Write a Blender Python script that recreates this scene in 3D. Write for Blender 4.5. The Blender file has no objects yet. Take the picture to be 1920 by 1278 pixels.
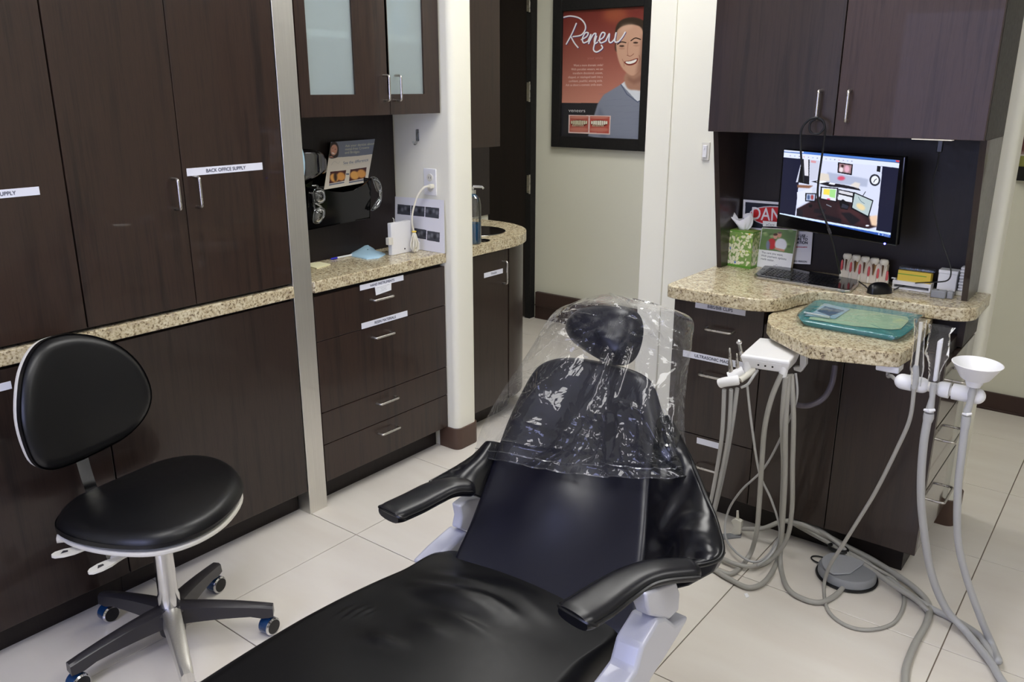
import bpy, math, random
import numpy as np
from mathutils import Vector, Matrix, noise
random.seed(4)
sc = bpy.context.scene
col = sc.collection
# ------------------------------------------------------------------ camera
F_PX, PITCH, YAW, ROLL, CAM_H = 1562.48, 0.296025, -0.65975, 0.001506, 1.60
_f = Vector((math.sin(YAW)*math.cos(PITCH), math.cos(YAW)*math.cos(PITCH), -math.sin(PITCH)))
_r = Vector((math.cos(YAW), -math.sin(YAW), 0)); _u = _r.cross(_f)
_r2 = _r*math.cos(ROLL)+_u*math.sin(ROLL); _u2 = _u*math.cos(ROLL)-_r*math.sin(ROLL)
CAMP = Vector((0, 0, CAM_H))
cd = bpy.data.cameras.new('camera'); cam = bpy.data.objects.new('camera', cd); col.objects.link(cam)
cam.matrix_world = Matrix(((_r2.x, _u2.x, -_f.x, 0), (_r2.y, _u2.y, -_f.y, 0), (_r2.z, _u2.z, -_f.z, CAM_H), (0, 0, 0, 1)))
cd.sensor_width = 36; cd.lens = F_PX/1920*36; cd.clip_start = .02
sc.camera = cam
# ------------------------------------------------------------------ world, exposure
w = bpy.data.worlds.new('world'); sc.world = w; w.use_nodes = True
w.node_tree.nodes['Background'].inputs[0].default_value = (.75, .85, 1, 1)
w.node_tree.nodes['Background'].inputs[1].default_value = .6
sc.view_settings.view_transform = 'Standard'; sc.view_settings.look = 'None'
sc.view_settings.gamma = 1; sc.view_settings.use_curve_mapping = False
sc.view_settings.exposure = 0.0
LAMP = 10.3        # radiance of the ceiling light diffusers
WINDOW = 7.0      # radiance of the daylight behind the window
# ------------------------------------------------------------------ helpers
def at(px, py, ax, v):
    d = (px-960)*_r2+(639-py)*_u2+F_PX*_f
    return CAMP+d*((v-CAMP[ax])/d[ax])
def atp(px, py, P0, N):
    d = (px-960)*_r2+(639-py)*_u2+F_PX*_f
    return CAMP+d*((Vector(P0)-CAMP).dot(N)/d.dot(N))
def V(*a): return Vector(a)
def S(r, g, b):
    f = lambda c: (c/255/12.92 if c <= 10 else ((c/255+.055)/1.055)**2.4)
    return (f(r), f(g), f(b), 1)

def spline(pts, n=8, closed=False):
    pts = [Vector(p) for p in pts]; out = []; m = len(pts)
    for i in range(m if closed else m-1):
        if closed: a, b, c, d = pts[(i-1) % m], pts[i], pts[(i+1) % m], pts[(i+2) % m]
        else: a, b, c, d = pts[max(i-1, 0)], pts[i], pts[i+1], pts[min(i+2, m-1)]
        for k in range(n):
            t = k/n
            out.append(.5*((2*b)+(c-a)*t+(2*a-5*b+4*c-d)*t*t+(3*b-a-3*c+d)*t**3))
    if not closed: out.append(pts[-1])
    return out

class MB:
    def __init__(s): s.v = []; s.f = []; s.m = []; s.uv = {}
    def add(s, vs, fs, m=0):
        o = len(s.v); s.v += [Vector(v) for v in vs]
        for f in fs: s.f.append([i+o for i in f]); s.m.append(m)
        return s
    def box(s, a, b, m=0):
        x0, x1 = sorted((a[0], b[0])); y0, y1 = sorted((a[1], b[1])); z0, z1 = sorted((a[2], b[2]))
        return s.add([(x0,y0,z0),(x1,y0,z0),(x1,y1,z0),(x0,y1,z0),(x0,y0,z1),(x1,y0,z1),(x1,y1,z1),(x0,y1,z1)],
            [(0,3,2,1),(4,5,6,7),(0,1,5,4),(1,2,6,5),(2,3,7,6),(3,0,4,7)], m)
    def prism(s, pts, vec, m=0):
        n = len(pts); vec = Vector(vec); pts = [Vector(p) for p in pts]
        nr = Vector()
        for i in range(n): nr += pts[i].cross(pts[(i+1) % n])
        a = list(range(n)); b = list(range(n, 2*n))
        fs = [a[::-1], b] if nr.dot(vec) > 0 else [a, b[::-1]]
        for i in range(n):
            j = (i+1) % n
            fs.append((i, j, j+n, i+n) if nr.dot(vec) > 0 else (j, i, i+n, j+n))
        return s.add(pts+[p+vec for p in pts], fs, m)
    def quad(s, p, uv=((0,1),(1,1),(1,0),(0,0)), m=0):   # TL TR BR BL, front towards the viewer
        s.add(p, [(3, 2, 1, 0)], m); s.uv[len(s.f)-1] = [uv[3], uv[2], uv[1], uv[0]]
        return s
    def card(s, p, t, m=0, mf=1):                       # a flat sheet with thickness and a printed front
        p = [Vector(q) for q in p]; n = (p[3]-p[0]).cross(p[1]-p[0]).normalized()
        s.prism([q-n*t for q in p], n*t*.98, m); return s.quad([q+n*.0004 for q in p], m=mf)
    def tube(s, pts, r, seg=10, m=0, caps=True):
        pts = [Vector(p) for p in pts]; n = len(pts)
        R = r if isinstance(r, (list, tuple)) else [r]*n
        t0 = (pts[1]-pts[0]).normalized(); up = Vector((0,0,1)) if abs(t0.z) < .9 else Vector((1,0,0))
        a = t0.cross(up).normalized(); vs = []
        for i in range(n):
            t = (pts[min(i+1, n-1)]-pts[max(i-1, 0)]).normalized()
            a = (a-t*a.dot(t)).normalized(); b = t.cross(a)
            for k in range(seg):
                q = 2*math.pi*k/seg; vs.append(pts[i]+(a*math.cos(q)+b*math.sin(q))*R[i])
        fs = [(i*seg+k, i*seg+(k+1) % seg, (i+1)*seg+(k+1) % seg, (i+1)*seg+k) for i in range(n-1) for k in range(seg)]
        if caps: fs += [tuple(range(seg))[::-1], tuple(range((n-1)*seg, n*seg))]
        return s.add(vs, fs, m)
    def lathe(s, prof, c, ax=(0,0,1), seg=24, m=0, sc=(1,1)):
        ax = Vector(ax).normalized(); up = Vector((0,1,0)) if abs(ax.y) < .9 else Vector((1,0,0))
        a = up.cross(ax).normalized(); b = ax.cross(a); c = Vector(c); vs = []; n = len(prof)
        for r, h in prof:
            for k in range(seg):
                q = 2*math.pi*k/seg; vs.append(c+ax*h+(a*math.cos(q)*sc[0]+b*math.sin(q)*sc[1])*max(r, 1e-5))
        fs = [(i*seg+k, i*seg+(k+1) % seg, (i+1)*seg+(k+1) % seg, (i+1)*seg+k) for i in range(n-1) for k in range(seg)]
        if prof[0][0] > 1e-4: fs.append(tuple(range(seg))[::-1])
        if prof[-1][0] > 1e-4: fs.append(tuple(range((n-1)*seg, n*seg)))
        return s.add(vs, fs, m)
    def ellipsoid(s, c, r, seg=16, rings=8, m=0, ax=(0,0,1)):
        return s.lathe([(r[0]*math.sin(math.pi*i/rings), -r[2]*math.cos(math.pi*i/rings)) for i in range(rings+1)], c, ax, seg, m, (1, r[1]/r[0]))
    def grid(s, P, m=0, closed=False, uv=False):
        nu, nv = len(P), len(P[0]); o = len(s.f)
        fs = [(i*nv+j, ((i+1) % nu)*nv+j, ((i+1) % nu)*nv+j+1, i*nv+j+1) for i in range(nu if closed else nu-1) for j in range(nv-1)]
        return s.add([p for r in P for p in r], fs, m)
    def pad(s, out, U, W, N, R, top, c=None, m=0, rings=6, bottom=True, dome=0.0, fn=None):
        """cushion: closed outline OUT (3-D points in a plane), edge radius R, height TOP along N, extra DOME in the middle"""
        n = len(out); c = c or sum(out, Vector())/n; N = Vector(N); lev = []
        for k in range(5):
            a = math.pi/2*k/4; lev.append((R*(1-math.cos(a))*0+R*(1-math.sin(math.pi/2-a)), top-R+R*math.sin(a)))
        L = [(R*.55, 0), (R*.15, R*.25), (0, R*.6)] if bottom else [(0, 0)]
        rows = []
        for ins, h in L+lev:
            rows.append([c+(p-c)*(1-ins/max((p-c).length, .001))+N*h for p in out])
        base = [c+(p-c)*(1-R/max((p-c).length, .001)) for p in out]
        for k in range(1, rings):
            t = 1-k/rings; h = top+dome*(1-t*t)
            rows.append([c+(p-c)*t+N*h for p in base])
        if fn: rows = [[fn(p, i) for p in r] for i, r in enumerate(rows)]
        o = len(s.v); nv = n
        fs = [(i*n+j, i*n+(j+1) % n, (i+1)*n+(j+1) % n, (i+1)*n+j) for i in range(len(rows)-1) for j in range(n)]
        vs = [p for r in rows for p in r]; ce = sum(rows[-1], Vector())/n+N*dome*.02
        vs.append(ce); k = len(vs)-1; b = (len(rows)-1)*n
        fs += [(b+j, b+(j+1) % n, k) for j in range(n)]; fs.append(tuple(range(n))[::-1])
        s.add(vs, fs, m)
        return s

WL = {}
def link(o, parent, world):
    col.objects.link(o)
    if parent: o.parent = parent; o.location = Vector(world)-WL[parent.name]
    else: o.location = world
    WL[o.name] = Vector(world)
    return o
def mk(name, mb, mats, parent=None, smooth=35, bevel=0, seg=2, sub=0, label=None, cat=None, group=None, kind=None, fix=False, solid=0):
    mats = mats if isinstance(mats, (list, tuple)) else [mats]
    lo = Vector([min(v[i] for v in mb.v) for i in range(3)]); hi = Vector([max(v[i] for v in mb.v) for i in range(3)])
    org = Vector(((lo.x+hi.x)/2, (lo.y+hi.y)/2, lo.z))
    me = bpy.data.meshes.new(name); me.from_pydata([v-org for v in mb.v], [], mb.f)
    for m in mats: me.materials.append(m)
    me.polygons.foreach_set('material_index', mb.m)
    if mb.uv:
        ul = me.uv_layers.new(name='UVMap')
        for fi, uvs in mb.uv.items():
            for k, li in enumerate(me.polygons[fi].loop_indices): ul.data[li].uv = uvs[k]
    if fix:
        import bmesh
        bm = bmesh.new(); bm.from_mesh(me); bmesh.ops.recalc_face_normals(bm, faces=bm.faces); bm.to_mesh(me); bm.free()
    if smooth:
        me.shade_smooth(); me.set_sharp_from_angle(angle=math.radians(smooth))
    me.update()
    o = bpy.data.objects.new(name, me); link(o, parent, org)
    if solid:
        md = o.modifiers.new('solid', 'SOLIDIFY'); md.thickness = solid; md.offset = 0
    if bevel:
        md = o.modifiers.new('bevel', 'BEVEL'); md.width = bevel; md.segments = seg; md.limit_method = 'ANGLE'; md.angle_limit = math.radians(40)
    if sub:
        md = o.modifiers.new('sub', 'SUBSURF'); md.levels = sub; md.render_levels = sub
    tag(o, label, cat, group, kind)
    return o
def tag(o, label=None, cat=None, group=None, kind=None):
    for k, v in (('label', label), ('category', cat), ('group', group), ('kind', kind)):
        if v: o[k] = v
    return o
def thing(name, loc, label, cat, group=None):
    o = bpy.data.objects.new(name, None); o.empty_display_size = .05
    link(o, None, loc); return tag(o, label, cat, group)

# ------------------------------------------------------------------ materials
def mat(name, c, rough=.5, metal=0, spec=.5, trans=0, emit=None, es=1, coat=0, alpha=1, bump=0, bscale=60, ior=1.45, sheen=0):
    m = bpy.data.materials.new(name); m.use_nodes = True; nt = m.node_tree; b = nt.nodes['Principled BSDF']
    b.inputs['Base Color'].default_value = c; b.inputs['Roughness'].default_value = rough
    b.inputs['Metallic'].default_value = metal; b.inputs['Specular IOR Level'].default_value = spec
    b.inputs['Transmission Weight'].default_value = trans; b.inputs['Coat Weight'].default_value = coat; b.inputs['IOR'].default_value = ior
    b.inputs['Alpha'].default_value = alpha
    if emit: b.inputs['Emission Color'].default_value = emit; b.inputs['Emission Strength'].default_value = es
    N = nt.nodes; L = nt.links
    tc = N.new('ShaderNodeTexCoord'); n = N.new('ShaderNodeTexNoise'); n.inputs['Scale'].default_value = bscale
    n.inputs['Detail'].default_value = 3; L.new(tc.outputs['Object'], n.inputs['Vector'])
    # a touch of procedural variation in gloss
    mr = N.new('ShaderNodeMapRange'); mr.inputs['To Min'].default_value = max(rough*.85, 0); mr.inputs['To Max'].default_value = min(rough*1.15, 1)
    L.new(n.outputs['Fac'], mr.inputs['Value']); L.new(mr.outputs[0], b.inputs['Roughness'])
    if bump:
        bp = N.new('ShaderNodeBump'); bp.inputs['Strength'].default_value = bump; bp.inputs['Distance'].default_value = .002
        L.new(n.outputs['Fac'], bp.inputs['Height']); L.new(bp.outputs[0], b.inputs['Normal'])
    return m
def nodes(m): return m.node_tree.nodes, m.node_tree.links, m.node_tree.nodes['Principled BSDF']
def ramp(N, stops):
    r = N.new('ShaderNodeValToRGB'); e = r.color_ramp.elements
    while len(e) < len(stops): e.new(.5)
    for x, (p, c) in zip(e, stops): x.position = p; x.color = c
    return r
def wood(name, a, b_, rough=.3, along='z', coat=.25):
    m = mat(name, a, rough, coat=coat, spec=.5); N, L, b = nodes(m)
    g = N.new('ShaderNodeNewGeometry'); mp = N.new('ShaderNodeMapping')
    mp.inputs['Scale'].default_value = {'z': (26, 26, 1.1), 'x': (1.1, 26, 26), 'y': (26, 1.1, 26)}[along]
    L.new(g.outputs['Position'], mp.inputs['Vector'])
    n = N.new('ShaderNodeTexNoise'); n.inputs['Scale'].default_value = 1; n.inputs['Detail'].default_value = 6; n.inputs['Roughness'].default_value = .65
    L.new(mp.outputs[0], n.inputs['Vector'])
    n2 = N.new('ShaderNodeTexNoise'); n2.inputs['Scale'].default_value = 9; n2.inputs['Detail'].default_value = 5
    L.new(mp.outputs[0], n2.inputs['Vector'])
    mx = N.new('ShaderNodeMath'); mx.operation = 'MULTIPLY_ADD'; mx.inputs[1].default_value = .35
    L.new(n2.outputs['Fac'], mx.inputs[0]); L.new(n.outputs['Fac'], mx.inputs[2])
    r = ramp(N, [(.42, a), (.68, b_), (.85, a)]); L.new(mx.outputs[0], r.inputs[0]); L.new(r.outputs[0], b.inputs['Base Color'])
    return m
M = {}
M['wood'] = wood('espresso_wood', S(33, 24, 21), S(52, 37, 30), .36)
M['wood2'] = wood('espresso_wood_dark', S(32, 24, 21), S(48, 36, 31), .34)
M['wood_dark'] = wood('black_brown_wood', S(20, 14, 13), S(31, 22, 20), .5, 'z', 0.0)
M['gap'] = mat('black_recess', S(12, 10, 10), .8)
def granite():
    m = mat('speckled_granite_laminate', S(190, 175, 145), .22, coat=.2); N, L, b = nodes(m)
    g = N.new('ShaderNodeNewGeometry')
    n1 = N.new('ShaderNodeTexNoise'); n1.inputs['Scale'].default_value = 120; n1.inputs['Detail'].default_value = 4; n1.inputs['Roughness'].default_value = .65
    n2 = N.new('ShaderNodeTexNoise'); n2.inputs['Scale'].default_value = 38; n2.inputs['Detail'].default_value = 5; n2.inputs['Roughness'].default_value = .7
    for n in (n1, n2): L.new(g.outputs['Position'], n.inputs['Vector'])
    r1 = ramp(N, [(.30, S(86, 74, 70)), (.39, S(150, 136, 116)), (.46, S(214, 204, 178)), (.62, S(236, 230, 212))])
    r2 = ramp(N, [(.34, S(150, 130, 116)), (.45, S(212, 200, 172)), (.6, S(238, 234, 218))])
    L.new(n1.outputs['Fac'], r1.inputs[0]); L.new(n2.outputs['Fac'], r2.inputs[0])
    mx = N.new('ShaderNodeMix'); mx.data_type = 'RGBA'; mx.blend_type = 'MULTIPLY'; mx.inputs[0].default_value = .75
    L.new(r1.outputs[0], mx.inputs[6]); L.new(r2.outputs[0], mx.inputs[7]); L.new(mx.outputs[2], b.inputs['Base Color'])
    return m
M['granite'] = granite()
def paint(name, c, rough=.6):
    m = mat(name, c, rough, spec=.3, bump=.12, bscale=180); return m
M['wall'] = paint('cream_wall_paint', S(218, 217, 202)); M['wall2'] = paint('warm_white_wall_paint', S(238, 236, 222))
M['ceil'] = paint('white_ceiling', S(235, 235, 232))
def tile():
    m = mat('pale_porcelain_tile', S(222, 216, 205), .16, coat=.0, spec=.5); N, L, b = nodes(m)
    g = N.new('ShaderNodeNewGeometry'); mp = N.new('ShaderNodeMapping'); mp.inputs['Scale'].default_value = (1.2, 5, 1); mp.inputs['Rotation'].default_value = (0, 0, .5)
    n = N.new('ShaderNodeTexNoise'); n.inputs['Scale'].default_value = 1.6; n.inputs['Detail'].default_value = 8
    L.new(g.outputs['Position'], mp.inputs[0]); L.new(mp.outputs[0], n.inputs['Vector'])
    r = ramp(N, [(.3, S(217, 210, 200)), (.7, S(224, 219, 210))]); L.new(n.outputs['Fac'], r.inputs[0]); L.new(r.outputs[0], b.inputs['Base Color'])
    return m
M['tile'] = tile(); M['grout'] = mat('grout', S(128, 116, 104), .9)
def leather(name, c, rough=.33, wr=.25, wscale=5, spec=.5):
    m = mat(name, c, rough, coat=0, spec=spec); N, L, b = nodes(m)
    tc = N.new('ShaderNodeTexCoord')
    n = N.new('ShaderNodeTexNoise'); n.inputs['Scale'].default_value = wscale; n.inputs['Detail'].default_value = 2; n.inputs['Distortion'].default_value = .6
    v = N.new('ShaderNodeTexNoise'); v.inputs['Scale'].default_value = 500
    L.new(tc.outputs['Object'], n.inputs['Vector']); L.new(tc.outputs['Object'], v.inputs['Vector'])
    b1 = N.new('ShaderNodeBump'); b1.inputs['Strength'].default_value = wr; b1.inputs['Distance'].default_value = .03
    b2 = N.new('ShaderNodeBump'); b2.inputs['Strength'].default_value = .04; b2.inputs['Distance'].default_value = .0003
    L.new(n.outputs['Fac'], b1.inputs['Height']); L.new(v.outputs['Fac'], b2.inputs['Height'])
    L.new(b1.outputs[0], b2.inputs['Normal']); L.new(b2.outputs[0], b.inputs['Normal'])
    return m
M['leather'] = leather('black_leather', S(11, 11, 17), .33, .05)
M['leather_b'] = leather('navy_sheen_black_leather', S(15, 15, 27), .34, .05)  # navyish vinyl, with blue window reflections put into the base colour
M['leather_w'] = leather('creased_black_leather', S(10, 10, 15), .24, .22, 7)
M['leather_seat'] = leather('smooth_black_leather', S(11, 11, 13), .36, .03, 4, spec=.32)
M['vinyl'] = leather('stool_black_vinyl', S(13, 13, 15), .36, .03)
M['piping'] = mat('black_piping', S(12, 12, 14), .3)
M['chrome'] = mat('chrome', S(215, 215, 215), .12, 1); M['nickel'] = mat('brushed_nickel', S(200, 196, 190), .28, 1)
def brushed():
    m = mat('brushed_aluminium', S(226, 224, 218), .42, 1); N, L, b = nodes(m)
    g = N.new('ShaderNodeNewGeometry'); mp = N.new('ShaderNodeMapping'); mp.inputs['Scale'].default_value = (300, 300, 3)
    n = N.new('ShaderNodeTexNoise'); n.inputs['Scale'].default_value = 1; L.new(g.outputs['Position'], mp.inputs[0]); L.new(mp.outputs[0], n.inputs['Vector'])
    r = ramp(N, [(.3, S(220, 218, 212)), (.7, S(229, 227, 221))]); L.new(n.outputs['Fac'], r.inputs[0]); L.new(r.outputs[0], b.inputs['Base Color']); return m
M['alu'] = brushed()
M['white'] = mat('white_plastic', S(236, 236, 238), .32); M['offwhite'] = mat('offwhite_plastic', S(222, 219, 208), .4)
M['lilac'] = mat('pale_grey_enamel', S(196, 197, 208), .3, coat=.3)
M['grey'] = mat('grey_plastic', S(140, 142, 146), .45); M['dgrey'] = mat('dark_grey_plastic', S(50, 48, 51), .3)
M['polish'] = mat('polished_cast_aluminium', S(120, 120, 126), .28, 1)
M['black'] = mat('black_plastic', S(16, 16, 18), .3); M['blackgl'] = mat('gloss_black_plastic', S(9, 9, 11), .08)
M['hose'] = mat('grey_hose', S(163, 161, 155), .42); M['hose2'] = mat('light_grey_hose', S(176, 176, 176), .38); M['hosed'] = mat('slate_hose', S(100, 94, 104), .4)
M['cable'] = mat('black_cable', S(14, 14, 16), .45); M['cordw'] = mat('white_cord', S(228, 224, 208), .5)
M['cove'] = mat('brown_rubber_base', S(82, 62, 52), .45); M['coved'] = mat('dark_brown_base', S(58, 40, 36), .45)
M['blue'] = mat('blue_caster_rubber', S(22, 58, 100), .25, coat=.5)
M['teal'] = mat('teal_tray_plastic', S(62, 150, 152), .3); M['palegreen'] = mat('pale_green_tray_paper', S(186, 214, 184), .7)
M['paper'] = mat('white_paper', S(238, 238, 240), .7); M['yellow'] = mat('yellow_card', S(226, 196, 76), .6); M['note'] = mat('pale_yellow_note', S(240, 236, 196), .7)
M['pblue'] = mat('pale_blue_plastic', S(172, 206, 226), .4); M['red'] = mat('red', S(190, 40, 40), .4); M['gum'] = mat('pink_gum', S(214, 96, 98), .35)
M['tooth'] = mat('ivory_tooth', S(232, 226, 208), .25); M['root'] = mat('amber_root', S(176, 140, 92), .3); M['canal'] = mat('brown_canal', S(90, 62, 40), .5)
M['sand'] = mat('cream_card_side', S(214, 206, 178), .6)
def clear(name, tint=(1,1,1,1), rough=.02, k=.5, gloss=1.0, base=0.06):
    """thin film: see-through with a sharp surface reflection that grows at grazing angles"""
    m = bpy.data.materials.new(name); m.use_nodes = True; N = m.node_tree.nodes; L = m.node_tree.links
    N.remove(N['Principled BSDF']); out = N['Material Output']
    t = N.new('ShaderNodeBsdfTransparent'); t.inputs[0].default_value = tint
    g = N.new('ShaderNodeBsdfGlossy'); g.inputs['Roughness'].default_value = rough; g.inputs[0].default_value = (gloss, gloss, gloss, 1)
    fr = N.new('ShaderNodeFresnel'); fr.inputs[0].default_value = 1.5
    ad = N.new('ShaderNodeMath'); ad.operation = 'MULTIPLY_ADD'; ad.inputs[1].default_value = k*2; ad.inputs[2].default_value = base; ad.use_clamp = True
    mx = N.new('ShaderNodeMixShader'); L.new(fr.outputs[0], ad.inputs[0]); L.new(ad.outputs[0], mx.inputs[0])
    L.new(t.outputs[0], mx.inputs[1]); L.new(g.outputs[0], mx.inputs[2]); L.new(mx.outputs[0], out.inputs[0])
    tc = N.new('ShaderNodeTexCoord'); n = N.new('ShaderNodeTexNoise'); n.inputs['Scale'].default_value = 11; n.inputs['Detail'].default_value = 3; n.inputs['Distortion'].default_value = 1.4
    bp = N.new('ShaderNodeBump'); bp.inputs['Strength'].default_value = .22 if rough > .03 else .04; bp.inputs['Distance'].default_value = .03
    L.new(tc.outputs['Object'], n.inputs['Vector']); L.new(n.outputs['Fac'], bp.inputs['Height']); L.new(bp.outputs[0], g.inputs['Normal']); L.new(bp.outputs[0], fr.inputs['Normal'])
    return m
M['film'] = clear('clear_plastic_film', (.955, .96, .97, 1), .04, .45, 1.0, .0)
M['acryl'] = clear('clear_acrylic', (.9, .92, .93, 1), .02, .5)
M['smoke'] = clear('smoked_visor', (.45, .45, .47, 1), .02, .5)
M['frost'] = mat('frosted_glass', S(212, 225, 226), .36, trans=.65, ior=1.3)

# ------------------------------------------------------------------ flat print painted in memory
class Canvas:
    def __init__(s, w, h, corners=None, bg=(255, 255, 255)):
        s.w, s.h = w, h; s.a = np.empty((h, w, 3), np.float32); s.a[:] = np.array(bg)/255
        yy, xx = np.mgrid[0:h, 0:w]; s.X = xx+.5; s.Y = yy+.5
        s.H = None
        if corners:
            A = []; B = []
            for (x, y), (u, v) in zip(corners, ((0, 0), (w, 0), (w, h), (0, h))):
                A.append([x, y, 1, 0, 0, 0, -u*x, -u*y]); B.append(u); A.append([0, 0, 0, x, y, 1, -v*x, -v*y]); B.append(v)
            k = np.linalg.solve(np.array(A, float), np.array(B, float)); s.H = np.append(k, 1).reshape(3, 3)
    def T(s, p):
        if s.H is None: return p
        q = s.H @ np.array([p[0], p[1], 1]); return q[0]/q[2], q[1]/q[2]
    def blur(s, m, r):
        r = int(round(r))
        if r < 1: return m
        for _ in range(2):
            for ax in (0, 1):
                pad = [(0, 0), (0, 0)]; pad[ax] = (r+1, r)
                c = np.cumsum(np.pad(m, pad, mode='edge'), axis=ax); n = m.shape[ax]
                m = (np.take(c, range(2*r+1, 2*r+1+n), ax)-np.take(c, range(0, n), ax))/(2*r+1)
        return m
    def mix(s, m, c, al=1):
        m = (m*al)[..., None]
        s.a = s.a*(1-m)+np.array(c, np.float32)/255*m
    def polymask(s, pts):
        m = np.zeros((s.h, s.w), bool); n = len(pts)
        for i in range(n):
            x0, y0 = pts[i]; x1, y1 = pts[(i+1) % n]
            if y0 == y1: continue
            m ^= ((s.Y > min(y0, y1)) & (s.Y <= max(y0, y1))) & (s.X < x0+(s.Y-y0)*(x1-x0)/(y1-y0))
        return m.astype(np.float32)
    def poly(s, pts, c, blur=0, al=1, curve=False):
        if curve: pts = [(p.x, p.y) for p in spline([(a, b, 0) for a, b in pts], 6, True)]
        s.mix(s.blur(s.polymask([s.T(p) for p in pts]), blur), c, al); return s
    def rect(s, x0, y0, x1, y1, c, blur=0, al=1): return s.poly([(x0, y0), (x1, y0), (x1, y1), (x0, y1)], c, blur, al)
    def ell(s, x, y, rx, ry, c, blur=0, al=1, rot=0):
        ca, sa = math.cos(rot), math.sin(rot)
        return s.poly([(x+rx*math.cos(t)*ca-ry*math.sin(t)*sa, y+rx*math.cos(t)*sa+ry*math.sin(t)*ca) for t in np.linspace(0, 2*math.pi, 25)[:-1]], c, blur, al)
    def line(s, pts, wd, c, al=1, curve=True):
        q = [(p.x, p.y) for p in spline([(a, b, 0) for a, b in pts], 8)] if curve else pts
        q = [s.T(p) for p in q]; W = wd if isinstance(wd, (list, tuple)) else [wd, wd]
        m = np.zeros((s.h, s.w), np.float32); n = len(q)
        for i in range(n-1):
            r = (W[0]+(W[1]-W[0])*i/n)/2
            (x0, y0), (x1, y1) = q[i], q[i+1]; dx, dy = x1-x0, y1-y0; l = dx*dx+dy*dy+1e-6
            t = np.clip(((s.X-x0)*dx+(s.Y-y0)*dy)/l, 0, 1)
            m = np.maximum(m, np.clip(r+.5-np.hypot(s.X-x0-t*dx, s.Y-y0-t*dy), 0, 1))
        s.mix(m, c, al); return s
    def grad(s, x0, y0, x1, y1, c0, c1):
        (x0, y0), (x1, y1) = s.T((x0, y0)), s.T((x1, y1)); dx, dy = x1-x0, y1-y0
        t = np.clip(((s.X-x0)*dx+(s.Y-y0)*dy)/(dx*dx+dy*dy), 0, 1)[..., None]
        s.a = (np.array(c0)*(1-t)+np.array(c1)*t).astype(np.float32)/255; return s
    def text(s, txt, x, y, size, c, al=1, shear=0, bold=0, anchor='l', dirn=(1, 0), stretch=1):
        """baseline start (x, y) and direction in source coordinates, cap size in source units"""
        tris = text_tris(txt); wd = max(p[0] for t in tris for p in t)
        off = {'l': 0, 'c': wd/2, 'r': wd}[anchor]; m = np.zeros((s.h, s.w), np.float32); l = math.hypot(*dirn); dx, dy = dirn[0]/l, dirn[1]/l
        ss = 3
        big = np.zeros((s.h*ss, s.w*ss), bool)
        for t in tris:
            q = []
            for u, v in t:
                u = (u-off+v*shear)*size*stretch; v *= size
                a, b = s.T((x+u*dx+v*dy, y+u*dy-v*dx)); q.append((a*ss, b*ss))
            xs = [p[0] for p in q]; ys = [p[1] for p in q]
            i0, i1 = max(int(min(xs)), 0), min(int(max(xs))+2, s.w*ss); j0, j1 = max(int(min(ys)), 0), min(int(max(ys))+2, s.h*ss)
            if i0 >= i1 or j0 >= j1: continue
            gy, gx = np.mgrid[j0:j1, i0:i1]; gx = gx+.5; gy = gy+.5
            e = [(q[(k+1) % 3][0]-q[k][0])*(gy-q[k][1])-(q[(k+1) % 3][1]-q[k][1])*(gx-q[k][0]) for k in range(3)]
            big[j0:j1, i0:i1] |= ((e[0] >= 0) & (e[1] >= 0) & (e[2] >= 0)) | ((e[0] <= 0) & (e[1] <= 0) & (e[2] <= 0))
        m = big.reshape(s.h, ss, s.w, ss).mean((1, 3)).astype(np.float32)
        if bold: m = np.clip(s.blur(m, 1)*bold, 0, 1)
        s.mix(m, c, al); return s
    def mat(s, name, rough=.5, emit=0, coat=0):
        img = bpy.data.images.new(name, s.w, s.h)
        px = np.ones((s.h, s.w, 4), np.float32); px[..., :3] = np.clip(s.a, 0, 1)[::-1]
        img.pixels.foreach_set(px.ravel()); img.update(); img.pack()
        m = mat(name, (1, 1, 1, 1), rough, coat=coat); N, L, b = nodes(m)
        t = N.new('ShaderNodeTexImage'); t.image = img; t.extension = 'EXTEND'; uv = N.new('ShaderNodeUVMap'); L.new(uv.outputs[0], t.inputs[0])
        if emit:
            b.inputs['Base Color'].default_value = (.01, .01, .01, 1); L.new(t.outputs[0], b.inputs['Emission Color']); b.inputs['Emission Strength'].default_value = emit
        else: L.new(t.outputs[0], b.inputs['Base Color'])
        return m
_tt = {}
def text_tris(txt):
    if txt in _tt: return _tt[txt]
    cu = bpy.data.curves.new('t', 'FONT'); cu.body = txt; cu.resolution_u = 3
    o = bpy.data.objects.new('t', cu); col.objects.link(o)
    dg = bpy.context.evaluated_depsgraph_get(); me = bpy.data.meshes.new_from_object(o.evaluated_get(dg))
    me.calc_loop_triangles()
    r = [[(me.vertices[i].co.x, me.vertices[i].co.y) for i in t.vertices] for t in me.loop_triangles]
    bpy.data.objects.remove(o); bpy.data.curves.remove(cu); bpy.data.meshes.remove(me)
    _tt[txt] = r; return r
def label_mat(txt, ratio, size=.66, colr=(84, 86, 104), x=.5, bg=(226, 228, 240)):
    w = 420; h = max(int(w/ratio), 16)
    c = Canvas(w, h, bg=bg)
    if txt: c.text(txt, w*x, h*(.5+size*.36), h*size*1.05, colr, anchor='c', bold=1.7)
    return c.mat('label_'+txt.lower().replace(' ', '_').replace('/', '_') if txt else 'label_blank', .6)
# ================================================================== THE SETTING
XL = -2.41                       # plane of the left cabinet fronts
fl = mk('floor', MB().box((-4.6, -1.7, -.05), (1.9, 4.9, -.004)), M['grout'], kind='structure', smooth=0)
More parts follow.
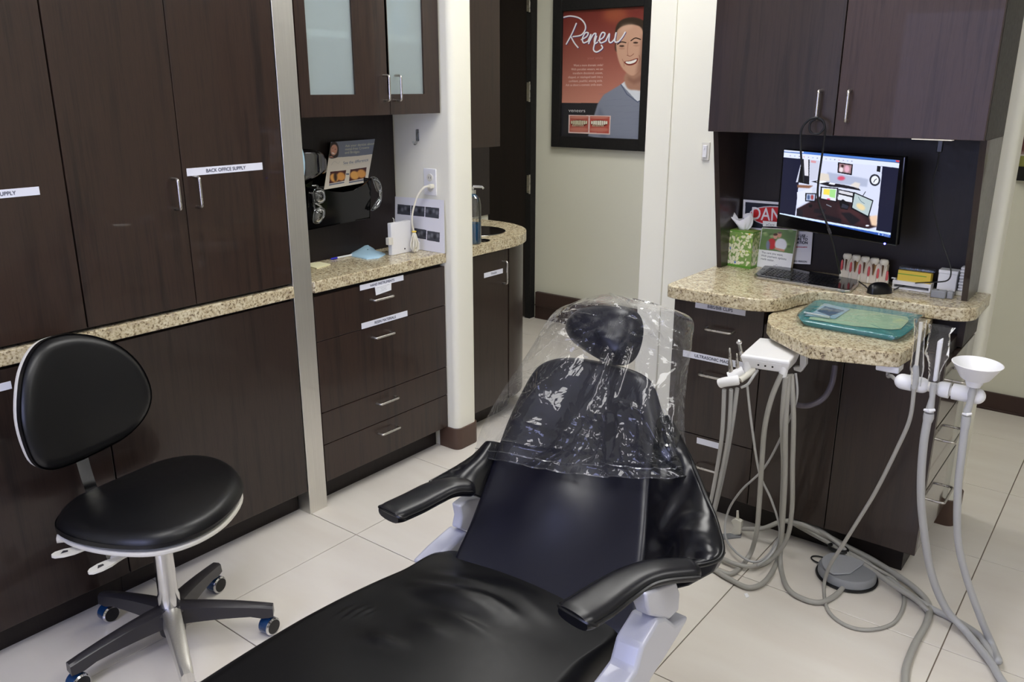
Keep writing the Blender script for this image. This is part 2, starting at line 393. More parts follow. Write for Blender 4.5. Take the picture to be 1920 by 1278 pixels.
# tiles: 62.5 cm grid seen in the photograph
T = .6245; g = .0016
tb = MB().box((-T/2+g, -T/2+g, 0), (T/2-g, T/2-g, .0038))
tme = None
for i in range(-4, 8):
    for j in range(-5, 6):
        cx, cy = -2.155+T*(i+.5), 1.205+T*(j+.5)
        if cx < -4.5 or cx > 1.8 or cy < -1.6 or cy > 4.75: continue
        if tme is None:
            o = mk('tile', tb, M['tile'], fl, smooth=0, bevel=.0008, seg=1); tme = o.data
        else:
            o = bpy.data.objects.new('tile', tme); link(o, fl, (0, 0, 0))
            md = o.modifiers.new('bevel', 'BEVEL'); md.width = .0008; md.segments = 1
        o.location = Vector((cx, cy, -.0038))-WL[fl.name]
# the room shell
def wall(name, a, b, m='wall'): return mk(name, MB().box(a, b), M[m], kind='structure', smooth=0)
wall('wall_left', (-2.82, -1.7, 0), (-2.70, 2.70, 2.75))
wall('wall_left_alcove', (-3.10, 2.70, 0), (-2.98, 3.62, 2.75))
wall('wall_left_corridor', (-4.62, 3.55, 0), (-4.5, 4.9, 2.75))
wall('wall_left_return', (-4.5, 3.55, 0), (-3.10, 3.65, 2.75))
wall('wall_back', (-4.6, 4.72, 0), (1.9, 4.84, 2.75))
wall('wall_right', (1.8, -1.7, 0), (1.92, 4.84, 2.75))
def rounded(x0, y0, x1, y1, r, corners, n=6):
    """rectangle outline with some corners rounded: corners among 'abcd' = (x1,y0) (x1,y1) (x0,y1) (x0,y0)"""
    out = []
    for k, (cx, cy, a0) in zip('abcd', ((x1-r, y0+r, -90), (x1-r, y1-r, 0), (x0+r, y1-r, 90), (x0+r, y0+r, 180))):
        if k in corners: out += [(cx+r*math.cos(math.radians(a0+90*i/n)), cy+r*math.sin(math.radians(a0+90*i/n))) for i in range(n+1)]
        else: out.append({'a': (x1, y0), 'b': (x1, y1), 'c': (x0, y1), 'd': (x0, y0)}[k])
    return out
def pr2(pts, z0, z1): return MB().prism([(x, y, z0) for x, y in pts], (0, 0, z1-z0))
mk('wall_niche', pr2(rounded(-2.98, 2.632, -2.355, 2.77, .028, 'ab'), 0, 2.75), M['wall2'], kind='structure', smooth=50)
mk('baseboard_niche', pr2(rounded(-2.46, 2.624, -2.347, 2.778, .034, 'ab'), 0, .102), M['cove'], kind='structure', smooth=50, bevel=.002)
# partition carrying the right-hand work station
mk('wall_partition', pr2(rounded(-1.80, 3.262, -.412, 3.40, .028, 'ab'), 0, 2.75), M['wall2'], kind='structure', smooth=50)
mk('baseboard_partition', pr2(rounded(-1.6, 3.254, -.404, 3.408, .034, 'ab'), 0, .105), M['cove'], kind='structure', smooth=50, bevel=.002)
mk('trim_1', MB().box((-1.80, 3.25, 0), (-1.685, 3.262, 2.75)), M['wall2'], kind='structure', bevel=.003)
mk('baseboard_back', MB().box((-3.44, 4.705, .0), (1.79, 4.72, .095)).box((-3.44, 4.70, .0), (1.79, 4.705, .012)), M['coved'], kind='structure', bevel=.002)
mk('trim_2', MB().box((-3.43, 4.69, .098), (-1.9, 4.72, .197)).box((-3.43, 4.684, .098), (-1.9, 4.69, .108)), M['coved'], kind='structure', bevel=.003)
# metal post between the two left runs of cabinets
mk('trim_3', MB().box((-2.60, 1.824, 0), (XL, 1.909, 2.75)), M['brush'] if 'brush' in M else M['alu'], kind='structure', bevel=.0015) if False else None
post = mk('metal_post', MB().box((-2.60, 1.824, 0), (XL, 1.909, 2.70)), brushed(), bevel=.0015,
          label='full-height brushed metal corner post between supply cabinets and drawer cabinet', cat='post')
# ceiling with lamps
ce = mk('ceiling', MB().box((-4.6, -1.7, 2.75), (1.9, 4.9, 2.85)), M['ceil'], kind='structure', smooth=0)
M['lamp'] = mat('light_diffuser', (1, 1, 1, 1), .6, emit=(1, .985, .95, 1), es=LAMP)
for k, (x, y) in enumerate(((-1.0, .45), (-1.45, 2.35), (.55, 1.3), (-2.15, 3.6))):
    t = thing('ceiling_light', (x, y, 2.70), 'recessed ceiling light with white frame, '+('over the dental chair', 'over the aisle by the metal post', 'right of the chair', 'in the corridor by the poster', 'in the corridor at the right')[k], 'ceiling light', 'ceiling lights')
    a, b = (.30, .60) if k != 3 else (.6, .3)
    mk('frame', MB().box((x-a-.03, y-b-.03, 2.735), (x+a+.03, y-b, 2.75)).box((x-a-.03, y+b, 2.735), (x+a+.03, y+b+.03, 2.75)).box((x-a-.03, y-b, 2.735), (x-a, y+b, 2.75)).box((x+a, y-b, 2.735), (x+a+.03, y+b, 2.75)), M['white'], t)
    mk('diffuser', MB().box((x-a, y-b, 2.738), (x+a, y+b, 2.749)), M['lamp'], t)
# wall behind the camera, with the window whose daylight shines back in the black upholstery
wf = mk('wall_front', MB().box((-2.7, -1.7, 0), (-1.9, -1.6, 2.75)).box((-.2, -1.7, 0), (1.8, -1.6, 2.75)).box((-1.9, -1.7, 0), (-.2, -1.6, .95)).box((-1.9, -1.7, 2.2), (-.2, -1.6, 2.75)), M['wall'], kind='structure', smooth=0)
wn = mk('window_1', MB().box((-1.9, -1.68, .95), (-1.85, -1.6, 2.2)).box((-.25, -1.68, .95), (-.2, -1.6, 2.2)).box((-1.85, -1.68, .95), (-.25, -1.6, 1.0)).box((-1.85, -1.68, 2.15), (-.25, -1.6, 2.2)).box((-1.075, -1.68, 1), (-1.025, -1.6, 2.15)), M['white'], kind='structure', smooth=0)
M['sky'] = mat('overcast_daylight', (.4, .5, .9, 1), .8, emit=(.56, .60, 1, 1), es=WINDOW)
mk('pane', MB().box((-1.85, -1.66, 1.0), (-1.075, -1.65, 2.15)), M['sky'], wn); mk('pane', MB().box((-1.025, -1.66, 1.0), (-.25, -1.65, 2.15)), M['sky'], wn)
# doorway in the back wall
dz = 2.35
mk('trim_4', MB().box((-3.50, 4.66, 0), (-3.455, 4.72, dz)).box((-4.45, 4.66, dz), (-3.455, 4.72, dz+.05)), M['gap'], kind='structure', bevel=.002)
d1 = mk('door_1', MB().box((-4.44, 4.675, .01), (-3.505, 4.715, dz)), M['wood_dark'], kind='structure', bevel=.002)
for py in (3, 172, 345):
    p = at(991, py, 1, 4.66); mk('hinge', MB().box((p.x-.012, 4.655, p.z-.06), (p.x+.012, 4.675, p.z+.06)).tube([(p.x+.012, 4.655, p.z-.065), (p.x+.012, 4.655, p.z+.065)], .006), M['nickel'], d1)

# ================================================================== CABINET PIECES
def handle(parent, a, b, out, r=.0045, m='nickel'):
    a, b, out = Vector(a), Vector(b), Vector(out); d = (b-a).normalized()*.014; o = out*.75
    pts = [a, a+o, a+out+d*.25-out*.02, a+out+d, b+out-d, b+out-d*.25-out*.02, b+o, b]
    return mk('handle', MB().tube([pts[0], pts[1]]+spline([a+o, a+out*.97+d*.3, a+out+d], 4)[1:]+spline([b+out-d, b+out*.97-d*.3, b+o], 4)+[b], r, 10), M[m], parent, smooth=60)
def strip_x(parent, p_tl, p_tr, h, txt, x=XL, size=.62, tx=.5, name='label_strip'):   # on a face looking +x
    a, b = at(*p_tl, 0, x+.0005), at(*p_tr, 0, x+.0005); z = (a.z+b.z)/2; L_ = abs(b.y-a.y)
    y0, y1 = a.y, b.y
    q = [(x+.0014, y0, z), (x+.0014, y1, z), (x+.0014, y1, z-h), (x+.0014, y0, z-h)]
    return mk(name, MB().card(q, .0012), [M['paper'], label_mat(txt, L_/h, size, x=tx)], parent, smooth=0)
def strip_y(parent, p_tl, p_tr, h, txt, y, size=.62, tx=.5, name='label_strip'):       # on a face looking -y
    a, b = at(*p_tl, 1, y-.0005), at(*p_tr, 1, y-.0005); z = (a.z+b.z)/2; L_ = abs(b.x-a.x)
    q = [(a.x, y-.0014, z), (b.x, y-.0014, z), (b.x, y-.0014, z-h), (a.x, y-.0014, z-h)]
    return mk(name, MB().card(q, .0012), [M['paper'], label_mat(txt, L_/h, size, x=tx)], parent, smooth=0)
def doorx(parent, y0, y1, z0, z1, name='door', x=XL, m='wood', t=.02):
    return mk(name, MB().box((x-t, y0, z0), (x, y1, z1)), M[m], parent, smooth=0, bevel=.0015)
def carcx(parent, y0, y1, z0, z1, x=XL, back=-2.695): return mk('carcass', MB().box((back, y0, z0), (x-.0215, y1, z1)), M['wood_dark'], parent, smooth=0)

# upper supply cabinets, left run
c = thing('supply_cabinet', (-2.55, .73, .915), 'tall dark wood supply cabinet at the left picture edge, behind the stool backrest', 'cabinet', 'dark wood supply cabinets')
carcx(c, .352, 1.087, .9165, 2.5)
d = doorx(c, .355, .72, .925, 2.5); d = doorx(c, .723, 1.0855, .925, 2.5)
strip_x(d, (-120, 372), (71.5, 344), .022, 'OFFICE SUPPLY', tx=.56)
c = thing('supply_cabinet', (-2.55, 1.45, .915), 'tall dark wood supply cabinet reading back office supply, beside the metal post', 'cabinet', 'dark wood supply cabinets')
carcx(c, 1.0885, 1.821, .9165, 2.5)
d = doorx(c, 1.090, 1.440, .925, 2.5); p = at(330, 334, 0, XL); q = at(335, 391, 0, XL); handle(d, (XL, 1.405, p.z), (XL, 1.405, q.z), (.032, 0, 0))
d = doorx(c, 1.4425, 1.819, .925, 2.5); handle(d, (XL, 1.478, p.z), (XL, 1.478, q.z), (.032, 0, 0))
strip_x(d, (349.5, 318), (491, 302.5), .0235, 'BACK OFFICE SUPPLY')
# counter strip between upper and lower units
mk('countertop', MB().box((-2.695, .352, .8715), (-2.402, 1.822, .914)), M['granite'], bevel=.003, smooth=0,
   label='narrow speckled granite laminate strip between upper and lower supply cabinets', cat='countertop')
def lower(y0, y1, lbl):
    c = thing('base_cabinet', (-2.55, (y0+y1)/2, 0), lbl, 'cabinet', 'dark wood base cabinets on the left')
    mk('carcass', MB().box((-2.695, y0, .10), (XL-.0215, y1, .870)), M['wood_dark'], c, smooth=0)
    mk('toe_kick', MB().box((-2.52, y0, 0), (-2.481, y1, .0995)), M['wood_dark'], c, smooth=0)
    return c
c = lower(.352, 1.103, 'dark wood base cabinet behind the stool, with a white paper strip')
d = doorx(c, .355, 1.1015, .102, .862, m='wood2'); strip_x(d, (-90, 742), (19.5, 713), .022, '')
c = lower(1.1045, 1.821, 'dark wood base cabinet with one wide plain door, left of the metal post')
doorx(c, 1.106, 1.819, .102, .862, m='wood2')

# drawer cabinet under the niche counter
c = thing('drawer_cabinet', (-2.55, 2.27, 0), 'dark wood cabinet with four drawers labelled hand instruments and resin materials', 'cabinet')
mk('carcass', MB().box((-2.695, 1.912, .10), (XL-.0215, 2.622, .869)), M['wood_dark'], c, smooth=0)
mk('toe_kick', MB().box((-2.52, 1.912, 0), (-2.481, 2.62, .0995)), M['wood_dark'], c, smooth=0)
zs = (.104, .262, .395, .681, .857); hp = ((735, 808), (732, 752), (724, 629), (722, 559))
for k in range(4):
    d = mk('drawer', MB().box((XL-.02, 1.913, zs[k]+.0015), (XL, 2.6275, zs[k+1]-.0015)), M['wood'], c, smooth=0, bevel=.0015)
    p = at(*hp[k], 0, XL+.03); handle(d, (XL, p.y-.052, p.z), (XL, p.y+.052, p.z), (.03, 0, 0))
    if k == 2: strip_x(d, (677.5, 605), (763.5, 583), .0235, 'RESIN MATERIALS', x=XL)
    if k == 3:
        strip_x(d, (674.5, 534.5), (756, 515.5), .0215, 'HAND INSTRUMENTS')
        a = at(702, 538, 0, XL); b = at(733, 552, 0, XL)
        mk('paper_note', MB().card([(XL+.003, a.y, a.z), (XL+.003, b.y+.002, a.z+.004), (XL+.003, b.y, a.z-.028), (XL+.003, a.y+.004, a.z-.034)], .001),
           [M['paper'], Canvas(96, 110, bg=(236, 238, 244)).text('SICKLE SCALERS', 48, 22, 10, (120, 122, 135), anchor='c').text('MIRRORS', 48, 42, 9, (130, 132, 145), anchor='c').text('PROBES', 48, 60, 9, (130, 132, 145), anchor='c').text('CURETTES', 48, 78, 9, (130, 132, 145), anchor='c').mat('note_print', .7)], d, smooth=0)
mk('countertop', MB().box((-2.697, 1.911, .8715), (-2.400, 2.630, .915)), M['granite'], bevel=.004, smooth=0,
   label='speckled granite laminate countertop above the four-drawer cabinet', cat='countertop')
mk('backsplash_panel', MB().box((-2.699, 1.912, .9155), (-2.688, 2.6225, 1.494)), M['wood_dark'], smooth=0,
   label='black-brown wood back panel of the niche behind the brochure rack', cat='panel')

# wall cabinet with frosted glass doors
c = thing('wall_cabinet', (-2.55, 2.27, 1.496), 'dark wood wall cabinet with two frosted glass doors above the counter niche', 'cabinet')
k = MB()
for a, b in (((-2.695, 1.912, 1.496), (-2.432, 1.93, 2.45)), ((-2.695, 2.604, 1.496), (-2.432, 2.622, 2.45)), ((-2.695, 1.93, 1.496), (-2.432, 2.604, 1.514)), ((-2.695, 1.93, 2.432), (-2.432, 2.604, 2.45))): k.box(a, b)
mk('carcass', k, M['wood'], c, smooth=0)
mk('interior', MB().box((-2.694, 1.931, 1.515), (-2.68, 2.603, 2.43)).box((-2.68, 1.931, 1.515), (-2.44, 1.934, 2.43)).box((-2.68, 2.60, 1.515), (-2.44, 2.603, 2.43)).box((-2.68, 1.934, 1.515), (-2.44, 2.6, 1.518)), mat('grey_laminate', S(160, 172, 172), .5), c, smooth=0)
zsh = at(690, 68, 0, XL-.03).z
mk('shelf', MB().box((-2.68, 1.934, zsh-.012), (-2.437, 2.60, zsh+.012)), M['paper'], c, smooth=0)
for (y0, y1, g0, g1, hx) in ((1.914, 2.3395, 582, 667, 694), (2.3425, 2.6215, 727, 796, 722)):
    ga, gb = at(g0, 178, 0, XL).y, at(g1, 176, 0, XL).y; gz = at(665, 177, 0, XL).z
    f = mk('door', MB().box((XL-.02, y0, 1.496), (XL, y1, gz)).box((XL-.02, y0, gz), (XL, ga, 2.45)).box((XL-.02, gb, gz), (XL, y1, 2.45)).box((XL-.02, ga, 2.4), (XL, gb, 2.45)), M['wood'], c, smooth=0)
    mk('glass_pane', MB().box((XL-.013, ga, gz), (XL-.008, gb, 2.4)), M['frost'], f, smooth=0)
    hy = (2.31 if hx == 694 else 2.372); za, zb = at(690, 141, 0, XL).z, at(690, 189, 0, XL).z
    handle(f, (XL, hy, za), (XL, hy, zb), (.032, 0, 0))
p = at(752, 30, 0, -2.52); mk('carton', MB().box((-2.62, p.y-.07, zsh+.0125), (-2.50, p.y+.03, zsh+.16)), mat('sky_blue_card', S(120, 170, 215), .6), bevel=.002, label='pale blue carton blurred behind the right frosted glass door', cat='box')

# ------------------------------------------------------------------ sink alcove beyond the wall stub
XS = -2.42
def arc(cx, cy, r, a0, a1, n=14): return [(cx+r*math.cos(math.radians(a0+(a1-a0)*i/n)), cy+r*math.sin(math.radians(a0+(a1-a0)*i/n))) for i in range(n+1)]
c = thing('sink_cabinet', (-2.7, 3.05, 0), 'dark wood sink cabinet with a trash door and rounded end, beyond the wall stub', 'cabinet')
yE = 3.09; rE = .33
mk('carcass', pr2([(-2.975, 2.772)]+[(XS-.021, 2.772), (XS-.021, yE)]+arc(XS-.021-rE, yE, rE, 0, 90)+[(-2.975, yE+rE)], .10, .869), M['wood_dark'], c, smooth=50)
mk('end_panel', pr2(arc(XS-.02-rE, yE, rE+.02, 1, 90)+arc(XS-.02-rE, yE, rE+.002, 90, 1), .10, .868), M['wood2'], c, smooth=50)
mk('toe_kick', pr2([(-2.9, 2.772), (XS-.08, 2.772), (XS-.08, yE)]+arc(XS-.08-rE, yE, rE, 0, 90)+[(-2.9, yE+rE)], 0, .0995), M['wood_dark'], c, smooth=50)
d = doorx(c, 2.775, yE-.002, .102, .862, x=XS, m='wood2')
strip_x(d, (907.5, 511), (942.5, 504), .0225, 'TRASH', x=XS)
p = at(966, 487, 0, XS+.03); q = at(966, 524, 0, XS+.03); handle(d, (XS, yE-.045, p.z), (XS, yE-.045, q.z-.01), (.03, 0, 0))
# counter with a round basin cut out
rC = .38; ccx = -2.40-rC; ccy = 3.08
out = [(-2.978, 2.772), (-2.40, 2.772), (-2.40, ccy)]+arc(ccx, ccy, rC, 0, 90, 20)+[(-2.978, ccy+rC)]
sc_ = at(912, 436, 2, .915); bx, by = -2.66, 3.13
def ringed(out, cx, cy, r, z0, z1):
    n = 40; mb = MB(); P = []
    for i in range(n):
        a = 2*math.pi*i/n; dx, dy = math.cos(a), math.sin(a); best = 9
        m = len(out)
        for k in range(m):
            (x0, y0), (x1, y1) = out[k], out[(k+1) % m]; ex, ey = x1-x0, y1-y0; det = dx*(-ey)+dy*ex
            if abs(det) < 1e-9: continue
            t = ((x0-cx)*(-ey)+(y0-cy)*ex)/det; u = (dx*(y0-cy)-dy*(x0-cx))/det
            if t > 0 and -1e-6 <= u <= 1+1e-6: best = min(best, t)
        P.append((cx+dx*best, cy+dy*best))
    I = [(cx+r*math.cos(2*math.pi*i/n), cy+r*math.sin(2*math.pi*i/n)) for i in range(n)]
    v = [(x, y, z1) for x, y in P]+[(x, y, z1) for x, y in I]+[(x, y, z0) for x, y in P]+[(x, y, z0) for x, y in I]
    f = []
    for i in range(n):
        j = (i+1) % n
        f += [(i, j, n+j, n+i), (2*n+i, 3*n+i, 3*n+j, 2*n+j), (i, 2*n+i, 2*n+j, j), (n+i, n+j, 3*n+j, 3*n+i)]
    return mb.add(v, f)
mk('backsplash_panel', MB().box((-2.979, 2.772, .9155), (-2.968, 3.62, 2.5)), M['wood_dark'], smooth=0, label='dark wood panel behind the sink, under the plain wall cabinet', cat='panel')
ct = mk('countertop', ringed(out, bx, by, .14, .8705, .915), M['granite'], smooth=40, fix=True, label='speckled granite laminate sink countertop with a rounded end', cat='countertop')
mk('sink_basin', MB().lathe([(.152, .0025), (.15, .004), (.138, .002), (.134, -.03), (.115, -.042), (.0, -.043)], (bx, by, .915), seg=40), M['chrome'], smooth=50, fix=True, label='round stainless steel sink basin set in the rounded countertop', cat='sink')
p = at(904, 451, 2, .916); mk('dark_opening_disc', MB().lathe([(.036, 0), (.038, .003), (.034, .004), (.033, .001), (0, .001)], (p.x, p.y, .9155), seg=24), M['blackgl'], smooth=50, label='small black disc standing for a round opening in the sink countertop beside the soap bottle', cat='cap')  # flat black disc added to stand for a dark opening
c = thing('wall_cabinet', (-2.8, 3.0, 1.30), 'plain dark wood wall cabinet hanging above the sink counter', 'cabinet')
zb = at(938, 274, 0, -2.60).z
mk('carcass', MB().box((-2.967, 2.772, zb), (-2.62, 3.255, 2.5)), M['wood_dark'], c, smooth=0)
mk('door', MB().box((-2.62, 2.774, zb), (-2.60, 3.255, 2.5)), wood('reddish_dark_wood', S(30, 22, 20), S(44, 31, 27), .35), c, smooth=0, bevel=.0015)
# ================================================================== RIGHT WORK STATION
YB = 2.74
c = thing('base_cabinet', (-1.19, 3.0, 0), 'dark wood drawer cabinet reading bibs and ultrasonic, under the right counter', 'cabinet')
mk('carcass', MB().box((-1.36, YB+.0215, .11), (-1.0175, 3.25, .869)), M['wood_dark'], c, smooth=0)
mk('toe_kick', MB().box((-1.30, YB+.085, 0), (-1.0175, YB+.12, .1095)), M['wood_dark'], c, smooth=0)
zs = (.115, .338, .655, .862); hp = ((1322, 880), (1333, 707), (1345, 621))
for k in range(3):
    d = mk('drawer', MB().box((-1.362, YB, zs[k]+.0015), (-1.0185, YB+.02, zs[k+1]-.0015)), M['wood2'], c, smooth=0, bevel=.0015)
    p = at(*hp[k], 1, YB-.03); handle(d, (p.x-.05, YB, p.z), (p.x+.05, YB, p.z), (0, -.03, 0))
    if k == 0: strip_y(d, (1307, 820.5), (1348, 829.5), .0235, '', YB, name='label_strip')
    if k == 1: strip_y(d, (1281, 657), (1400, 678.5), .0245, 'ULTRASONIC MAG', YB, tx=.46)
    if k == 2: strip_y(d, (1304.5, 564), (1398.4, 579.5), .0245, 'BIBS/BIB CLIPS', YB)
c = thing('base_cabinet', (-.73, 3.0, 0), 'dark wood two-door base cabinet behind the hoses, with side drawers', 'cabinet')
mk('carcass', MB().box((-1.0165, YB+.0215, .11), (-.4575, 3.25, .812)), M['wood_dark'], c, smooth=0)
mk('end_panel', MB().box((-.4575, 3.0, .775), (-.4375, 3.248, .869)).box((-1.0165, 3.02, .8125), (-.459, 3.25, .869)), M['wood_dark'], c, smooth=0)
mk('toe_kick', MB().box((-1.0165, YB+.085, 0), (-.485, YB+.12, .1095)).box((-.52, YB+.12, 0), (-.485, 3.24, .1095)), M['wood_dark'], c, smooth=0)
for x0, x1 in ((-1.0155, -.7355), (-.7325, -.4375)): mk('door', MB().box((x0, YB, .115), (x1, YB+.02, .812)), M['wood2'], c, smooth=0, bevel=.0015)
gl = wood('glossy_reflection_grey_wood', S(46, 38, 36), S(62, 50, 46), .12, 'z', .6)  # grey of the grazing floor reflection put into the wood colour
for k, (z0, z1) in enumerate(((.115, .345), (.348, .56), (.563, .77))):
    d = mk('side_drawer', MB().box((-.457, YB+.022, z0+.002), (-.4375, 3.235, z1-.002)), gl, c, smooth=0, bevel=.0015)
    z = (z0+z1)/2+.01; handle(d, (-.4375, 2.93, z), (-.4375, 3.08, z), (.034, 0, 0))
# S-fronted counter
top = [(1258, 534), (1262, 537), (1300, 543.5), (1350, 549), (1400, 555), (1430, 558.5)]
ft = [(-1.37, 2.72), (-1.36, 2.675), (-1.31, 2.66), (-1.2, 2.66), (-1.1, 2.66), (-1.03, 2.668), (-.98, 2.70), (-.952, 2.76), (-.935, 2.84), (-.905, 2.90), (-.84, 2.936), (-.76, 2.942), (-.62, 2.942), (-.50, 2.944), (-.445, 2.962), (-.415, 3.005), (-.412, 3.07)]
sm = [(p.x, p.y) for p in spline([(x, y, 0) for x, y in ft], 4)]
mk('countertop', pr2([(-1.37, 3.248)]+sm+[(-.412, 3.248)], .870, .915), M['granite'], smooth=40, bevel=.004,
   label='speckled granite laminate counter with an S-shaped front, right work station', cat='countertop')
# hutch above
c = thing('hutch_cabinet', (-.9, 3.1, .915), 'dark wood hutch with two upper doors and open desk space', 'cabinet')
ZH = 1.446; YH = 2.90
mk('carcass', MB().box((-1.348, YH+.0215, ZH), (-.455, 3.248, 2.4)), M['wood_dark'], c, smooth=0)
d = mk('door', MB().box((-1.350, YH, ZH), (-.9035, YH+.02, 2.4)), M['wood2'], c, smooth=0, bevel=.0015)
p, q = at(1535, 170, 1, YH-.03), at(1531, 223, 1, YH-.03); handle(d, (p.x, YH, p.z), (p.x, YH, q.z), (0, -.03, 0), r=.005); HX = p.x; HZ = q.z
scuf = wood('scuffed_painted_sheen_wood', S(44, 31, 31), S(60, 44, 42), .52, 'z', .06)  # scuffed wood, its colour also lightened for the window sheen
d = mk('door', MB().box((-.9005, YH, ZH), (-.456, YH+.02, 2.4)), scuf, c, smooth=0, bevel=.0015)
p, q = at(1591, 170, 1, YH-.03), at(1587, 228, 1, YH-.03); handle(d, (p.x, YH, p.z), (p.x, YH, q.z), (0, -.03, 0), r=.005)
for x0 in (-1.352, -.474):
    mk('side_panel', MB().prism([(x0, 2.95, ZH-.001), (x0, 3.248, ZH-.001), (x0, 3.248, .916), (x0, 3.07, .916)], (.019, 0, 0)), M['wood2'], c, smooth=0)
mk('back_panel', MB().box((-1.333, 3.232, .916), (-.474, 3.247, ZH-.001)), M['wood_dark'], c, smooth=0)
# ================================================================== PRINTED THINGS, SMALL THINGS
def Z3(x, y): return (1000+x/3.195, y/3.195)
def Z1(x, y): return (560+x/4.26, 240+y/4.26)       # left niche
def Z2(x, y): return (1340+x/4.26, 260+y/4.26)      # monitor area
# --- poster
cz = ((170, 65), (663, 32), (645, 836), (165, 820))
K = Canvas(400, 640, cz)
K.grad(400, 60, 400, 640, (116, 46, 42), (206, 142, 124))
K.ell(480, 85, 75, 45, (225, 140, 80), 18, .35)  # reflection of an orange light, painted into the print
K.poly([(160, 615), (470, 615), (440, 830), (160, 830)], (44, 44, 50))
K.poly([(362, 700), (385, 620), (420, 565), (525, 500), (600, 520), (670, 560), (670, 840), (440, 840), (330, 815), (345, 760)], (134, 140, 158), 2)
for i in range(26):
    x = 390+((i*53) % 270); y = 560+(i*37) % 260; K.line([(x, y), (x+55, y-4)], 2, (118, 124, 144), .35)
K.poly([(400, 640), (380, 700), (400, 815), (440, 830), (430, 700)], (104, 110, 128), 6, .6)
K.poly([(525, 500), (560, 470), (655, 470), (660, 590), (625, 606)], (226, 230, 238), 1)
K.line([(524, 502), (560, 560), (625, 606), (662, 588)], 5, (96, 104, 128), curve=False)
K.poly([(548, 440), (560, 520), (610, 534), (662, 522), (662, 380)], (176, 132, 112), 3, curve=True)
K.poly([(560, 450), (600, 470), (650, 440), (655, 480), (600, 500), (565, 480)], (132, 92, 78), 6, .6)
K.poly([(484, 235), (487, 160), (520, 118), (580, 102), (640, 116), (668, 150), (668, 330), (640, 260), (500, 310)], (58, 46, 38), 2, curve=True)
K.poly([(489, 250), (496, 180), (540, 150), (600, 146), (642, 170), (655, 240), (652, 330), (640, 400), (600, 446), (562, 436), (520, 390), (496, 320)], (208, 164, 140), 2, curve=True)
K.poly([(640, 200), (656, 240), (652, 400), (610, 446), (622, 380), (636, 300)], (150, 108, 90), 7, .7)
K.poly([(520, 150), (560, 140), (600, 145), (560, 175), (510, 200)], (226, 190, 168), 8, .5)
K.line([(498, 262), (520, 248), (548, 252)], 5, (52, 38, 32)); K.line([(578, 240), (604, 224), (634, 232)], 5, (52, 38, 32))
K.ell(524, 272, 15, 5, (60, 44, 38), 1); K.ell(606, 252, 15, 5, (60, 44, 38), 1)
K.ell(524, 286, 18, 6, (176, 130, 110), 2, .6); K.ell(610, 268, 18, 6, (176, 130, 110), 2, .6)
K.line([(562, 250), (558, 300), (562, 325)], 3, (170, 122, 102), .8); K.line([(556, 326), (576, 332), (596, 318)], 3, (140, 90, 76), .9)
K.poly([(540, 366), (575, 358), (620, 344), (612, 372), (585, 386), (556, 384)], (120, 52, 46), 1, curve=True)
K.poly([(548, 366), (580, 361), (614, 350), (606, 367), (582, 377), (560, 377)], (244, 242, 238), 0, curve=True)
K.line([(528, 350), (538, 372), (540, 392)], 3, (160, 112, 94), .7); K.line([(628, 326), (634, 350), (628, 372)], 3, (140, 94, 78), .7)
K.poly([(655, 230), (668, 230), (668, 300), (656, 300)], (170, 120, 100), 2)
# flowing title word, drawn as pen strokes
for cc, dx in (((70, 50, 110), 3), ((240, 240, 246), 0)):
    W = [7, 7]
    for st in ([(172, 104), (215, 96), (268, 108), (300, 140), (304, 175), (280, 208), (232, 218)], [(250, 140), (225, 200), (192, 262)], [(218, 216), (240, 255), (262, 282)],
               [(282, 235), (312, 218), (322, 196), (304, 196), (288, 230), (296, 254), (322, 244)], [(322, 244), (338, 205), (326, 258)], [(328, 250), (352, 205), (368, 200), (360, 232), (362, 258), (378, 250)],
               [(372, 215), (360, 262), (356, 296), (376, 308), (408, 286), (402, 268)], [(384, 240), (412, 222), (422, 198), (404, 194), (390, 230), (398, 254), (428, 242)],
               [(428, 242), (448, 200), (446, 240), (458, 252), (480, 230), (488, 194)], [(486, 200), (482, 244), (502, 246), (526, 218), (542, 190)]):
        K.line([(x+dx, y+dx) for x, y in st], W, cc)
K.text('your smile', 412, 350, 22, (190, 120, 110), .9, anchor='r', dirn=(1, -.03))
for i, tx in enumerate(('Want a more dramatic smile?', 'With porcelain veneers, we can', 'transform discolored, uneven,', 'chipped, or misshaped teeth into a', 'confident, youthful, winning smile.', 'Ask us about a cosmetic smile exam.')):
    K.text(tx, 414-i*.5, 392+i*23.5, 19, (240, 214, 206), 1, anchor='r', dirn=(1, -.02), stretch=.78)
K.text('veneers', 210, 670, 29, (226, 226, 230), dirn=(1, .01), stretch=1.12)
K.poly([(212, 688), (466, 690), (463, 806), (211, 798)], (226, 200, 196)); K.poly([(219, 694), (331, 695), (330, 793), (218, 790)], (176, 92, 80)); K.poly([(341, 695), (459, 697), (456, 799), (340, 794)], (184, 84, 74))
for x0, cg in ((222, (206, 204, 176)), (344, (232, 230, 214))):
    K.ell(x0+52, 702, 60, 8, (206, 140, 124), 2, .8); K.ell(x0+52, 776, 58, 14, (206, 132, 116), 4, .8)
    K.ell(x0+52, 738, 52, 20, (96, 36, 34), 2)
    for j in range(8): K.rect(x0+4+j*12.5, 724-3*math.sin(j/7*3.14), x0+14.5+j*12.5, 742+6*math.sin(j/7*3.14), cg, 0); K.rect(x0+12+j*10, 744+5*math.sin(j/7*3.14), x0+20+j*10, 757, (196, 188, 160), 0, .8) if j < 7 else 0
pm = K.mat('smile_poster_print', .25, coat=.6)
yP = 4.695
t = thing('framed_poster', (at(1130, 250, 1, 4.70).x, 4.70, 1.22), 'black framed reddish dental veneers poster with smiling man in grey sweater', 'poster')
